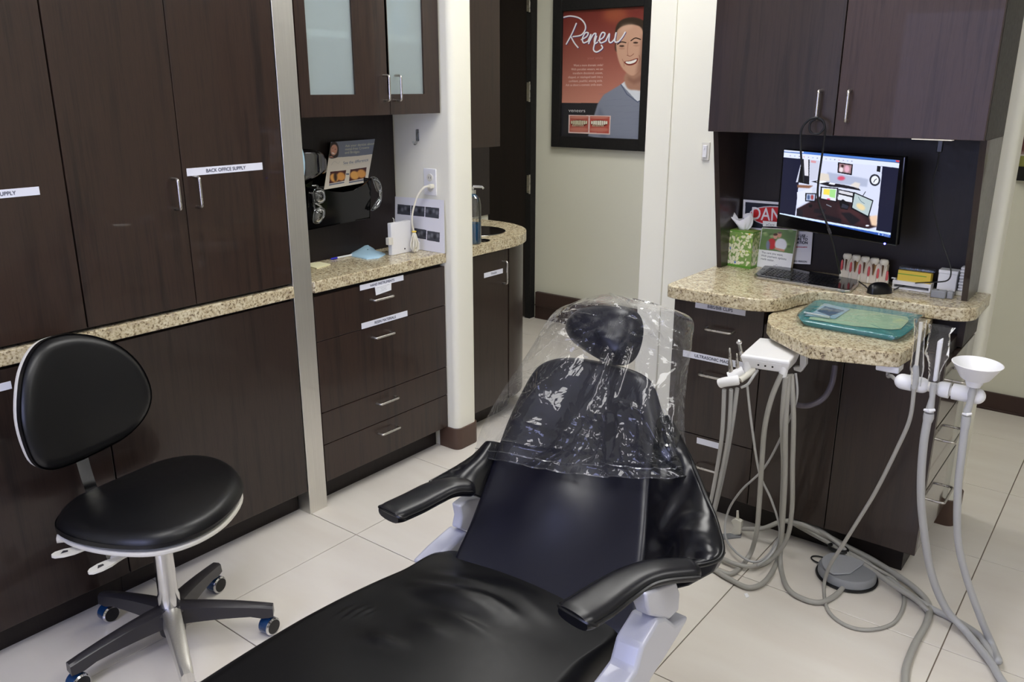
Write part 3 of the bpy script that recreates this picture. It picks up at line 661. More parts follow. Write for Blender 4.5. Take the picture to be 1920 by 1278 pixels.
I = [at(*Z3(*q), 1, yP) for q in cz]; x0 = (I[0].x+I[3].x)/2; x1 = (I[1].x+I[2].x)/2; z1 = (I[0].z+I[1].z)/2; z0 = (I[2].z+I[3].z)/2
OX0, OX1, OZ0, OZ1 = at(1034.5, 140, 1, 4.68).x, at(1220.5, 140, 1, 4.68).x, at(1125, 279.7, 1, 4.68).z, z1+.085
mk('print', MB().box((x0, 4.702, z0), (x1, 4.712, z1)).quad([(x0, 4.7015, z1), (x1, 4.7015, z1), (x1, 4.7015, z0), (x0, 4.7015, z0)], m=1), [M['paper'], pm], t, smooth=0)
mk('frame', MB().box((OX0, 4.68, OZ0), (x0+.004, 4.719, OZ1)).box((x1-.004, 4.68, OZ0), (OX1, 4.719, OZ1)).box((x0+.004, 4.68, OZ0), (x1-.004, 4.719, z0+.004)).box((x0+.004, 4.68, z1-.004), (x1-.004, 4.719, OZ1)), M['gap'], t, smooth=0, bevel=.004)
# picture at the right edge
t = thing('framed_picture', (-.3, 4.70, 1.15), 'partly seen framed picture on the right back wall, yellow and black lower bands', 'picture')
a = at(1892, 240, 1, 4.69); b = at(1892, 337, 1, 4.69); b1 = at(1892, 312, 1, 4.69).z; b2 = at(1892, 284, 1, 4.69).z
K = Canvas(200, 160, bg=(176, 150, 146)); K.rect(0, 0, 200, 14, (80, 66, 66)); K.ell(18, 60, 40, 44, (110, 60, 60), 5); K.rect(0, 118, 200, 160, (150, 150, 78)); K.rect(0, 112, 200, 118, (225, 220, 214))
mk('print', MB().card([(-.573, 4.69, a.z+.02), (-.1, 4.69, a.z+.02), (-.1, 4.69, b1), (-.573, 4.69, b1)], .01), [M['paper'], K.mat('picture_print', .4)], t, smooth=0)
mk('frame', MB().box((-.588, 4.678, b.z), (-.08, 4.719, b1+.003)).box((-.588, 4.678, b1), (-.573, 4.719, a.z+.07)).box((-.1, 4.678, b1), (-.08, 4.719, a.z+.07)).box((-.573, 4.678, a.z+.02), (-.1, 4.719, a.z+.07)), M['gap'], t, smooth=0, bevel=.002)
# wall switch left of the hutch
a, b = at(1316, 266, 1, 3.25), at(1326.5, 301, 1, 3.25)
t = thing('wall_switch', (a.x, 3.255, b.z), 'small white rocker dimmer on the wall left of the hutch', 'switch')
mk('plate', MB().box((a.x, 3.2515, b.z), (b.x+.004, 3.2615, a.z)), M['offwhite'], t, bevel=.002)
mk('rocker', MB().box((a.x+.008, 3.244, b.z+.012), (b.x-.004, 3.2515, a.z-.012)).box((a.x+.013, 3.241, a.z-.03), (a.x+.018, 3.2445, a.z-.018)), M['white'], t, bevel=.002)

# --- left niche: acrylic rack with brochure, visor and two pairs of glasses
XR = -2.60
def onr(x, y, d=XR): return at(*Z1(x, y), 0, d)
t = thing('magazine_rack', (-2.65, 2.2, 1.05), 'glossy black acrylic rack on the niche back panel, holding a brochure', 'rack')
fr = [(62, 470), (100, 478), (205, 490), (270, 507), (360, 512), (450, 495), (520, 455), (580, 400), (570, 720), (330, 765), (70, 818)]
fp = [onr(*q) for q in fr]
mk('front_panel', MB().prism(fp, (-.006, 0, 0)), M['blackgl'], t, smooth=30, fix=True, bevel=.001)
bk = [(-2.686, p.y, p.z) for p in (fp[0], fp[7], fp[8], fp[10])]
mk('back_panel', MB().prism([(-2.6865, bk[0][1], bk[0][2]+.03), (-2.6865, bk[1][1], bk[1][2]+.03), (-2.6865, bk[2][1], bk[2][2]), (-2.6865, bk[3][1], bk[3][2])], (.005, 0, 0)), M['blackgl'], t, smooth=0, fix=True)
mk('side_panel', MB().prism([fp[0], fp[10], bk[3], bk[0]], (0, .005, 0)), M['blackgl'], t, smooth=0, fix=True)
mk('side_panel', MB().prism([fp[7], fp[8], bk[2], bk[1]], (0, -.005, 0)), M['blackgl'], t, smooth=0, fix=True)
mk('base_panel', MB().prism([fp[10], fp[9], fp[8], bk[2], bk[3]], (0, 0, .005)), M['blackgl'], t, smooth=0, fix=True)
bc = ((285, 113), (636, 88), (548, 432), (203, 492))
K = Canvas(300, 380, bc, bg=(226, 218, 204))
K.poly([(285, 113), (636, 88), (606, 212), (248, 245)], (118, 124, 140))
K.poly([(276, 150), (290, 118), (325, 114), (342, 150), (340, 200), (322, 238), (262, 240)], (44, 32, 30), 2, curve=True)
K.ell(304, 178, 28, 46, (206, 150, 128), 2, rot=.25); K.ell(296, 205, 13, 5, (240, 232, 226), 1, rot=.35); K.line([(290, 165), (298, 162)], 3, (60, 40, 36)); K.line([(312, 172), (322, 172)], 3, (60, 40, 36)); K.poly([(280, 225), (300, 240), (250, 240)], (190, 132, 112), 2)
for i, tx in enumerate(('Ask your dentist about', 'metal-free Crowns', 'and Bridges')): K.text(tx, 398-i*4, 154+i*27, 27, (200, 196, 170), dirn=(1, -.09), shear=.2, stretch=.92, bold=1.2)
K.text('See the difference', 370, 292, 32, (128, 132, 148), dirn=(1, -.13), shear=.25, stretch=.86, bold=1.2)
K.line([(274, 300), (300, 270), (330, 285), (345, 268)], 2, (190, 184, 176)); K.line([(372, 302), (556, 272)], 2, (188, 184, 176))
for (x0, y0, dk) in ((262, 352, 1), (424, 332, 0)):
    K.poly([(x0, y0), (x0+128, y0-16), (x0+110, y0+68), (x0-16, y0+92)], (70, 26, 26)); K.ell(x0+30, y0+46, 36, 34, (232, 172, 92), 4); K.ell(x0+84, y0+34, 34, 34, (226, 160, 84), 4)
    if dk: K.ell(x0+38, y0+40, 13, 34, (52, 32, 22), 4)
    K.poly([(x0-16, y0+96), (x0+108, y0+76), (x0+106, y0+86), (x0-18, y0+108)], (112, 118, 138))
K.rect(388, 362, 412, 374, (100, 106, 124))
P = [onr(*q, d=-2.640) for q in bc]
P[0].x -= .02; P[1].x -= .02
dwn = (P[3]-P[0]).normalized()*.05
P[3] = P[3]+dwn*.0; P[2] = P[2]+dwn*.0
mk('brochure', MB().card(P, .0012), [M['sand'], K.mat('crown_brochure_print', .45)], smooth=0, label='cream and grey dental brochure with a woman portrait, standing in the black rack', cat='brochure')
vs = [onr(x, y, -2.655) for x, y in ((20, 165), (110, 190), (225, 250), (235, 340), (190, 400), (35, 462))]
vc = MB(); rows = []
for k in range(7):
    u = k/6; a = vs[0].lerp(vs[5], u); b = vs[2].lerp(vs[3], u); rows.append([a.lerp(b, j/10)+V(.045*math.sin(math.pi*j/10)*.6, 0, .012*math.sin(math.pi*j/10)) for j in range(11)])
mk('face_visor', vc.grid(rows), M['smoke'], solid=.0015, label='dark curved see-through face visor leaning behind the black rack', cat='visor')
mk('face_mask', MB().ellipsoid(onr(-28, 275, -2.50), (.035, .035, .085), 24, 12), M['pblue'], label='rounded pale blue shield edge peeking from behind the metal post', cat='shield')
def glasses(pts_l, bridge, temple, lbl):
    c0 = sum((onr(*p, d=XR+.02) for p in pts_l[0]), Vector())/len(pts_l[0])
    t = thing('safety_glasses', c0, lbl, 'glasses', 'clear safety glasses hung on the rack')
    for pl in pts_l:
        pp = spline([onr(*p, d=XR+.02) for p in pl], 5, True); c = sum(pp, Vector())/len(pp); rows = [[c+(p-c)*s_+V(.014*(1-s_*s_), 0, 0) for p in pp+[pp[0]]] for s_ in (1, .7, .35, .02)]
        mk('lens', MB().grid(rows), M['acryl'], t, solid=.0015)
        mk('rim', MB().tube(pp+[pp[0]], .0022, 6), M['acryl'], t)
    mk('bridge', MB().tube(spline([onr(*p, d=XR+.03) for p in bridge], 5), .003, 6), M['white'] if 0 else M['acryl'], t)
    for tp in temple: mk('temple', MB().tube(spline([onr(*p, d=XR+.012) for p in tp], 6), .0032, 6), M['film'], t)
glasses([[(120, 500), (170, 485), (205, 510), (210, 570), (175, 600), (130, 590)], [(132, 650), (170, 635), (205, 650), (205, 700), (165, 755), (120, 755), (118, 700)]],
        [(135, 600), (170, 620), (180, 632), (140, 655)], [[(112, 460), (150, 462), (158, 520), (200, 560)], [(85, 515), (110, 530), (125, 640), (118, 750)]], 'clear safety glasses hanging at the left side of the black rack')
glasses([[(590, 395), (630, 410), (655, 450), (660, 500), (630, 510), (605, 450)], [(650, 545), (655, 590), (630, 635), (585, 652), (610, 600)]],
        [(655, 500), (650, 530), (655, 550)], [[(575, 395), (610, 395), (648, 440), (660, 520), (650, 600), (600, 650), (580, 655)]], 'clear safety glasses hanging at the right side of the black rack')
# counter items
zc = .9152
a, b = at(620, 485.5, 2, zc+.004), at(662, 477.5, 2, zc+.004); d = (b-a)
t = thing('ballpoint_pen', a, 'white ballpoint pen with blue end lying by the pale blue sachet', 'pen')
mk('barrel', MB().tube([a+d*.28, b], .0042, 10), M['white'], t); mk('cap', MB().tube([a, a+d*.05, a+d*.28], [.0025, .0042, .0042], 10), mat('blue_plastic', S(50, 50, 190), .3), t)
q = [at(*p, 2, zc) for p in ((578, 495), (600, 492.5), (620, 496.5), (594, 504), (577, 500))]
mk('sticky_note', MB().prism(q, (0, 0, .004)), M['note'], smooth=0, fix=True, label='pale yellow sticky note pad on the niche counter next to the metal post', cat='note pad')
q = [at(*Z1(*p), 2, zc) for p in ((405, 1020), (500, 960), (560, 950), (640, 1005), (695, 1010), (640, 1040), (545, 1050), (450, 1030))]
rows = []; c0 = sum(q, Vector())/8
for s_, h in ((1, .001), (.96, .006), (.7, .012), (.4, .018), (.05, .020)): rows.append([c0+(p-c0)*s_+V(0, 0, h+(.010 if j in (1, 2) and s_ > .3 and s_ < 1 else 0)) for j, p in enumerate(q+[q[0]])])
mk('sterile_pouch', MB().grid(rows).prism(q, (0, 0, .001)), M['pblue'], smooth=50, label='crumpled pale blue sterile pouch lying on the niche counter', cat='pouch')
# wall outlet and its plug
yw = 2.6318
t = thing('wall_outlet', at(807, 366, 1, yw), 'white double wall outlet on the wall stub with a white plug', 'outlet')
a, b = at(794.5, 315, 1, yw-.004), at(818.5, 367, 1, yw-.004)
mk('plate', MB().box((a.x, yw-.006, b.z), (b.x, yw, a.z)), M['white'], t, bevel=.002)
for pz in ((806, 333), (807, 352)):
    c0 = at(*pz, 1, yw-.007); m_ = mk('socket', MB().lathe([(.0, 0), (.0165, 0), (.0165, .003), (0, .0032)], (c0.x, yw-.006, c0.z), (0, -1, 0), 20), M['offwhite'], t)
    mk('slot', MB().box((c0.x-.007, yw-.0095, c0.z-.004), (c0.x-.005, yw-.0085, c0.z+.005)).box((c0.x+.005, yw-.0095, c0.z-.004), (c0.x+.007, yw-.0085, c0.z+.005)), M['gap'], m_)
a, b = at(783, 244, 1, yw), at(788, 270, 1, yw)
t = thing('adhesive_hook', (a.x, yw, b.z), 'small clear adhesive hook on the wall above the outlet', 'hook')
mk('back_plate', MB().box((a.x-.009, yw-.004, b.z+.012), (a.x+.009, yw, a.z+.004)), M['acryl'], t, bevel=.003)
mk('hook', MB().tube(spline([(a.x, yw-.004, a.z-.01), (a.x, yw-.008, b.z+.01), (a.x, yw-.02, b.z), (a.x, yw-.03, b.z+.012)], 5), .004, 8), M['acryl'], t)
# charger, bundle of cord
XC = -2.535
a, b = at(733, 419, 0, XC), at(772, 475, 0, XC)
t = thing('charger_box', ((XC-.03), (a.y+b.y)/2, zc), 'white charger box on the niche counter with small clip at its side', 'charger')
mk('case', MB().box((XC-.022, a.y, zc), (XC, b.y, a.z)), M['white'], t, bevel=.002)
q = at(759, 466, 0, XC); mk('jack', MB().lathe([(0, 0), (.0035, 0), (.0035, .001), (0, .0012)], (XC, q.y, q.z), (1, 0, 0), 12), M['gap'], t)
q = at(*Z1(728, 905), 0, XC); mk('clip', MB().box((XC-.012, q.y-.012, q.z-.014), (XC+.008, q.y+.012, q.z+.016)).tube([(XC, q.y+.012, q.z), (XC, a.y, q.z-.01)], .003, 6), M['offwhite'], t, bevel=.003)
q = at(*Z1(760, 720), 0, XC-.02); mk('antenna', MB().tube([(q.x, q.y, a.z-.001), (q.x, q.y, a.z+.012), (q.x, q.y-.006, a.z+.018)], .002, 6), M['offwhite'], t)
q = at(*Z1(972, 950), 0, XC); mk('adapter', MB().box((XC-.02, q.y-.011, zc), (XC, q.y+.012, q.z+.024)), M['white'], t, bevel=.002)
def onc(x, y, d): return at(*Z1(x, y), 0, d)
t = thing('power_cord', at(*Z1(925, 1020), 2, zc), 'white cord from the outlet gathered into a bundle beside the charger', 'cord')
pl = at(*Z1(1055, 465), 1, yw-.022)
mk('plug', MB().box((pl.x-.011, yw-.032, pl.z-.009), (pl.x+.011, yw-.0095, pl.z+.009)), M['cordw'], t, bevel=.004)
pth = [(pl.x, yw-.032, pl.z)]+[onc(x, y, d) for x, y, d in ((1000, 475, -2.47), (950, 540, -2.485), (915, 650, -2.50), (905, 750, -2.505), (920, 830, -2.51))]
mk('cord', MB().tube(spline(pth, 8), .0042, 8), M['cordw'], t)
for k in range(9):
    u = (k-4)/4; xo = onc(922, 820, -2.505); w_ = .020*u; lo = at(*Z1(922, 1015), 0, -2.505).z
    mk('loop', MB().tube(spline([xo, xo+V(.010*math.cos(k*2), w_*.6, -.03), xo+V(.013*math.cos(k*2.1), w_, -.065), V(xo.x+.008*math.cos(k), xo.y+w_*.5, max(lo, zc+.008)), V(xo.x+.002, xo.y-w_*.2, max(lo, zc)+.02)], 6), .0036, 7), M['cordw'], t)
mk('twist_tie', MB().lathe([(.009, -.003), (.011, 0), (.009, .003)], onc(922, 826, -2.505), seg=12), M['yellow'], t)
# printed sheet with x-ray pictures
sq = ((757, 545), (1160, 575), (1182, 992), (790, 965)); K = Canvas(300, 320, sq, bg=(232, 232, 240))
for (x0, y0, x1, y1, n) in ((792, 612, 1130, 728, 3), (935, 810, 1142, 915, 2)):
    for k in range(n):
        xa, xb = x0+(x1-x0)*k/n+3, x0+(x1-x0)*(k+1)/n-3; ya = y0+(y1-y0)*.25*k/n; H_ = (y1-y0)*.72
        K.poly([(xa, ya), (xb, ya+9), (xb, ya+9+H_), (xa, ya+H_)], (66, 68, 76)); 
        for j in range(4): K.ell(xa+14+j*(xb-xa-24)/3.2, ya+34+12*((j+k) % 2), 10, 17, (128, 130, 138) if (j+k) % 3 else (34, 34, 40), 3, .8)
P = [at(*Z1(*q), 1, 2.619) for q in sq]; P[3].z = P[2].z = max(P[3].z, zc+.001); P[3].y -= .012; P[2].y -= .012
mk('xray_sheet', MB().card(P, .001), [M['paper'], K.mat('xray_sheet_print', .7)], smooth=0, label='white printed sheet with five grey x-ray pictures leaning behind the charger', cat='paper sheet')
# soap bottle at the sink
b = at(888, 456, 2, .9155); t0 = at(894, 363, 0, b.x).z; hh = t0-.9155
t = thing('soap_bottle', b, 'clear pump bottle of blue liquid soap beside the sink', 'bottle')
mk('bottle', MB().lathe([(0, 0), (.032, 0), (.036, .006), (.036, hh*.78), (.030, hh*.93), (.012, hh), (.012, hh+.01)], b, seg=24), M['acryl'], t)
mk('liquid', MB().lathe([(0, .002), (.032, .003), (.0345, .008), (.0345, hh*.42), (0, hh*.42)], b, seg=24), mat('blue_soap', S(60, 130, 180), .1), t)
mk('pump', MB().lathe([(.013, hh+.004), (.013, hh+.02), (.005, hh+.022), (.005, hh+.035)], b, seg=14).tube([b+V(0, 0, hh+.034), b+V(.03, .028, hh+.032), b+V(.035, .032, hh+.024)], .006, 8), M['chrome'], t)
b2 = at(891, 287, 1, 3.1); mk('paper_clip_rail', MB().box((b2.x-.02, 3.0, b2.z-.004), (b2.x+.03, 3.02, b2.z+.004)), M['nickel'], bevel=.001, label='thin metal strip under the dark wall cabinet above the sink', cat='metal strip') if False else None

# --- right work station: on the counter and the back panel
yM = 3.08
mc = [at(1468, 279, 1, 3.08), at(1697.5, 293, 1, 2.97), at(1681, 461, 1, 2.97), at(1455, 425, 1, 3.08)]
Um = ((mc[1]-mc[0])+(mc[2]-mc[3])).normalized(); Wm = ((mc[0]-mc[3])+(mc[1]-mc[2])); Wm = (Wm-Um*Wm.dot(Um)).normalized(); Nm = Um.cross(Wm)
if Nm.dot(CAMP-mc[0]) < 0: Nm = -Nm
scn = ((555, 88), (1478, 172), (1404, 790), (517, 600))
t = thing('monitor', mc[3], 'black flat monitor on the hutch back panel showing a desk photograph', 'monitor')
mk('bezel', MB().prism([p+Nm*.0 for p in mc], -Nm*.022), M['blackgl'], t, smooth=0, fix=True, bevel=.004)
cm = sum(mc, Vector())/4
mk('housing', MB().prism([cm+(p-cm)*.7-Nm*.022 for p in mc], -Nm*.03), M['black'], t, smooth=0, fix=True, bevel=.006)
mk('wall_arm', MB().tube([cm-Nm*.05, V(cm.x+.02, 3.21, cm.z)], .02, 12).box((cm.x-.05, 3.20, cm.z-.06), (cm.x+.07, 3.2315, cm.z+.06)), M['black'], t)
def onm(x, y, d=0): return atp(*Z2(x, y), mc[0]+Nm*d, Nm)
K = Canvas(560, 350, scn, bg=(22, 24, 48))
K.poly([(690, 105), (1330, 225), (1280, 735), (630, 640)], (206, 212, 236))                 # photo of a room
K.poly([(690, 150), (820, 170), (800, 330), (640, 350)], (196, 200, 220)); K.poly([(690, 150), (745, 165), (740, 370), (655, 350)], (26, 26, 34))
K.poly([(700, 160), (735, 166), (735, 300), (706, 296)], (214, 214, 224)); K.poly([(755, 172), (795, 178), (792, 196), (753, 190)], (206, 150, 160))
K.poly([(880, 270), (1210, 330), (1200, 390), (870, 360)], (170, 178, 204), 3)
K.poly([(965, 188), (1085, 206), (1075, 298), (960, 275)], (22, 20, 26)); K.poly([(975, 198), (1075, 214), (1066, 285), (970, 266)], (150, 120, 126)); K.ell(990, 250, 16, 22, (226, 214, 220), 2); K.ell(1036, 245, 22, 30, (220, 170, 190), 3); K.ell(1000, 220, 10, 12, (60, 40, 40), 1)
K.poly([(1285, 220), (1315, 224), (1310, 272), (1280, 266)], (26, 26, 34))
K.ell(1266, 335, 45, 46, (16, 18, 28), 1); K.ell(1266, 335, 33, 34, (226, 230, 240), 1); K.line([(1266, 335), (1280, 326)], 3, (20, 20, 30)); K.line([(1266, 335), (1256, 352)], 3, (20, 20, 30))
K.poly([(815, 275), (890, 285), (900, 345), (810, 340)], (214, 206, 196), 2); K.ell(990, 322, 30, 18, (206, 80, 110), 3)
K.poly([(755, 345), (800, 338), (1130, 400), (1150, 420), (1000, 400), (900, 390)], (30, 28, 36)); K.poly([(790, 345), (850, 340), (880, 352), (820, 362)], (230, 232, 240)); K.poly([(900, 355), (945, 365), (935, 376), (890, 368)], (225, 228, 238))
K.poly([(1060, 380), (1100, 355), (1145, 362), (1130, 405)], (216, 210, 206), 2); K.poly([(650, 370), (770, 380), (740, 400), (650, 392)], (130, 90, 70), 2)
K.poly([(648, 430), (760, 400), (760, 480), (650, 545)], (216, 220, 238)); K.poly([(765, 392), (830, 402), (825, 470), (765, 455)], (200, 206, 226))
K.poly([(650, 560), (820, 470), (1100, 500), (1230, 620), (1290, 700), (1180, 725), (900, 690), (640, 640)], (42, 26, 32), 2)
K.poly([(960, 540), (1120, 560), (1220, 690), (1000, 650)], (70, 40, 44), 10, .8)
K.poly([(645, 560), (690, 570), (690, 640), (645, 630)], (30, 26, 34))
K.poly([(710, 438), (795, 442), (790, 512), (708, 506)], (18, 18, 26)); K.poly([(720, 446), (786, 450), (780, 502), (716, 498)], (170, 180, 210)); K.ell(762, 474, 10, 20, (150, 60, 60), 2); K.ell(735, 474, 10, 20, (70, 90, 130), 2)
K.poly([(828, 388), (966, 402), (955, 512), (822, 490)], (16, 16, 24)); K.poly([(838, 398), (956, 410), (946, 502), (832, 482)], (220, 226, 240))
K.poly([(852, 408), (900, 412), (896, 458), (848, 452)], (236, 216, 90), 1); K.poly([(900, 412), (948, 416), (940, 480), (896, 470)], (160, 216, 140), 1); K.ell(890, 488, 14, 5, (220, 50, 100), 1)
K.poly([(966, 410), (1090, 432), (1086, 520), (960, 500)], (24, 24, 32)); K.poly([(972, 418), (1084, 440), (1083, 462), (970, 440)], (206, 206, 216)); K.poly([(968, 450), (1080, 474), (1078, 512), (962, 492)], (214, 218, 230))
K.poly([(975, 505), (1005, 488), (1060, 530), (1040, 570), (985, 560)], (12, 12, 18), 1); K.poly([(1000, 520), (1050, 540), (1040, 562), (990, 550)], (44, 46, 60))
K.poly([(1092, 430), (1256, 494), (1216, 632), (1070, 560)], (14, 16, 24)); K.poly([(1100, 442), (1246, 500), (1210, 616), (1080, 552)], (176, 192, 196)); K.ell(1150, 545, 40, 22, (226, 206, 160), 3, rot=.5); K.line([(1130, 470), (1150, 500), (1180, 520)], 3, (110, 130, 140)); K.line([(1165, 462), (1188, 428)], 3, (30, 30, 40))
K.poly([(1220, 620), (1290, 610), (1285, 700), (1240, 690)], (226, 196, 170), 3)
K.ell(750, 540, 14, 12, (12, 12, 18), 1); K.poly([(780, 560), (870, 568), (850, 600), (775, 590)], (24, 22, 30), 2); K.poly([(790, 620), (860, 602), (990, 640), (990, 668)], (20, 18, 26), 2); K.line([(875, 530), (910, 545)], 5, (120, 124, 136))
K.poly([(985, 590), (1060, 590), (1150, 650), (1080, 690)], (24, 22, 30), 3); K.ell(1206, 692, 16, 7, (226, 228, 240), 1)
K.poly([(555, 88), (1478, 172), (1476, 192), (553, 106)], (76, 120, 200)); K.poly([(555, 88), (700, 100), (700, 112), (554, 102)], (206, 214, 236)); K.poly([(1445, 170), (1476, 173), (1474, 188), (1443, 184)], (206, 60, 60))
K.poly([(553, 108), (1475, 196), (1471, 236), (549, 148)], (214, 222, 244)); 
for k in range(15): K.ell(600+k*34, 135+k*3.2, 5, 4, [(120, 90, 130), (90, 120, 180), (60, 60, 90), (200, 90, 90)][k % 4], 1, .6)
K.poly([(519, 592), (1406, 752), (1404, 768), (518, 606)], (206, 224, 250)); K.poly([(518, 606), (1404, 768), (1402, 792), (516, 640)], (44, 84, 170)); K.poly([(518, 614), (700, 642), (700, 668), (517, 636)], (40, 130, 210), 1)
for k in range(6): K.ell(530+k*32, 626+k*5, 8, 7, (214, 232, 250), 1)
K.ell(1304, 760, 5, 8, (220, 226, 245), 1); K.ell(1338, 766, 8, 4, (220, 226, 245), 1); K.text('3:47 PM', 1350, 772, 13, (220, 226, 245), dirn=(1, .17)); K.text('8/7/2012', 1350, 784, 12, (220, 226, 245), dirn=(1, .17))
P = [onm(x, y, .0012) for x, y in scn]
mk('screen', MB().prism([p-Nm*.0010 for p in P], Nm*.0008).quad(P, m=1), [M['black'], K.mat('screen_picture', .15, emit=1.2)], t, smooth=0, fix=False)
q = onm(1358, 838, .001); mk('power_light', MB().ellipsoid(q, (.0035, .0035, .0035), 10, 6), mat('blue_led', S(20, 20, 220), .3, emit=(.08, .08, 1, 1), es=14), t)
# danger sign leaning behind
yS = 3.218
sg = ((230, 485), (800, 528), (765, 1003), (205, 975)); K = Canvas(380, 320, sg, bg=(236, 234, 238))
K.poly([(248, 505), (780, 545), (766, 740), (240, 700)], (24, 28, 44)); K.ell(510, 618, 232, 80, (230, 228, 232), 1, rot=.075); K.ell(510, 618, 222, 72, (206, 38, 42), 1, rot=.075)
K.text('DANGER', 292, 640, 140, (240, 236, 238), dirn=(1, .06), bold=2.4, stretch=.82)
for i, tx in enumerate(('CAUTION WHEN IN USE -', 'AVOID EXPOSURE TO', 'X-RAY RADIATION')): K.text(tx, 744-i*0, 786+i*27, 31, (30, 30, 40), anchor='r', dirn=(1, .06), bold=1.6, stretch=.85)
K.poly([(300, 848), (742, 862), (742, 868), (300, 856)], (176, 60, 80)); K.text('KEEP OUT OF ROOM UNLESS AUTHORIZED PERSON', 738, 988, 18, (40, 40, 50), anchor='r', dirn=(1, .05), bold=1.4)
mk('danger_sign', MB().card([at(*Z2(*q), 1, yS) for q in sg], .003), [M['paper'], K.mat('danger_sign_print', .4)], smooth=0, label='white, black and red danger sign half hidden behind the monitor', cat='sign')
# tissue box
a, b, c_ = at(1355.5, 496, 2, zc), at(1407, 504.5, 2, zc), at(1421, 499, 2, zc)
dd = a+(c_-b); ht = at(1407, 438, 0, b.x).z-zc
def tp(fc, n=120):
    K = Canvas(n, n, bg=(126, 158, 84)); rnd = random.Random(fc)
    for k in range(84):
        x, y = rnd.random()*n, rnd.random()*n*.92; r = 6+rnd.random()*6
        if k % 12 == 0:
            for j in range(6): K.ell(x+r*1.3*math.cos(j*1.05), y+r*1.3*math.sin(j*1.05), r*.75, r*.5, (232, 230, 196), 0, rot=j*1.05)
            K.ell(x, y, 4, 4, (224, 180, 60) if k % 24 else (90, 120, 190), 0)
        elif k % 3: K.ell(x, y, r*.8, r*.4, (226, 226, 186), 0, rot=rnd.random()*3)
        else: K.ell(x, y, r*.7, r*.3, (170, 196, 92), 0, rot=rnd.random()*3)
    K.rect(0, n*.93, n, n, (96, 150, 52)); K.rect(0, n*.0, n, n*.03, (96, 150, 52)); return K
t = thing('tissue_box', (a+c_)/2, 'green floral tissue box with a white tissue pulled up, left on counter', 'tissue box')
up = V(0, 0, ht)
mk('box', MB().prism([a, b, c_, dd], up).quad([a+up+V(0, -.0006, 0), b+up+V(0, -.0006, 0), b+V(0, -.0006, 0), a+V(0, -.0006, 0)], m=1).quad([b+up+V(.0006, 0, 0), c_+up+V(.0006, 0, 0), c_+V(.0006, 0, 0), b+V(.0006, 0, 0)], m=1),
   [mat('green_box_top', S(140, 170, 84), .5), tp(3).mat('floral_print', .45)], t, smooth=0, fix=False)
tc_ = (a+c_)/2+up; rows = []
for k in range(9):
    u = k/8; row = []
    for j in range(25):
        th = 2*math.pi*j/24; fold = 1+.35*math.sin(3*th+u*2)+.2*math.sin(5*th)
        r = (.014+.024*u*(1.2-u*.35))*fold; row.append(tc_+V(r*math.cos(th)-.02*u*u, r*.7*math.sin(th), u*.052+(.015*math.sin(2*th+1)*u*u)))
    rows.append(row)
mk('tissue', MB().grid(rows), mat('soft_tissue', S(240, 238, 240), .9), t, smooth=80, solid=.001)
# leaflet stand with couple
lf = ((380, 712), (612, 738), (604, 1042), (335, 1030)); yL = at(1450, 504, 2, zc).y
K = Canvas(220, 300, ((370, 700), (650, 728), (606, 1042), (333, 1030)), bg=(238, 238, 236))
K.poly([(376, 706), (648, 732), (622, 912), (352, 886)], (104, 132, 78)); 
for k in range(16): K.ell(380+(k*67) % 260, 720+(k*41) % 150, 18, 10, [(150, 176, 110), (70, 96, 52), (190, 200, 150)][k % 3], 4, .7)
K.ell(455, 840, 34, 46, (196, 50, 52), 3); K.ell(528, 845, 48, 50, (226, 226, 232), 3); K.ell(425, 850, 16, 40, (120, 130, 150), 3); K.ell(484, 778, 18, 22, (214, 160, 136), 2); K.ell(515, 765, 19, 24, (206, 150, 124), 2); K.ell(484, 762, 18, 10, (80, 52, 40), 2); K.ell(518, 748, 17, 8, (110, 96, 90), 2); K.poly([(480, 870), (560, 885), (555, 900), (480, 885)], (206, 150, 124), 2)
for i, tx in enumerate(('The care you want.', 'With payment options', 'made easier.')): K.text(tx, 372-i*3, 918+i*26, 25, (90, 90, 96), dirn=(1, .1), stretch=.9)
K.text('aCare', 470, 1022, 28, (110, 112, 118), dirn=(1, .06), shear=.2)
P = [at(*Z2(*q), 1, yL) for q in ((370, 712), (650, 730), (606, 1042), (333, 1030))]; P[3].z = P[2].z = zc+.001; P[0].y += .01; P[1].y += .01
t = thing('leaflet_stand', P[3], 'leaflet holder with an older couple photo, between tissue box and keyboard', 'leaflet holder')
mk('leaflets', MB().card(P, .02, 0, 1), [M['sand'], K.mat('leaflet_print', .35)], t, smooth=0)
Q = [at(*Z2(*q), 1, yL+.014) for q in ((385, 655), (500, 665), (500, 700), (385, 700))]
Kb = Canvas(100, 40, bg=(238, 238, 236)).text('aCare', 50, 32, 24, (110, 112, 118), anchor='c', shear=.2)
mk('tab', MB().card([Q[0], Q[1], Q[2], Q[3]], .0012), [M['paper'], Kb.mat('tab_print', .5)], t, smooth=0)

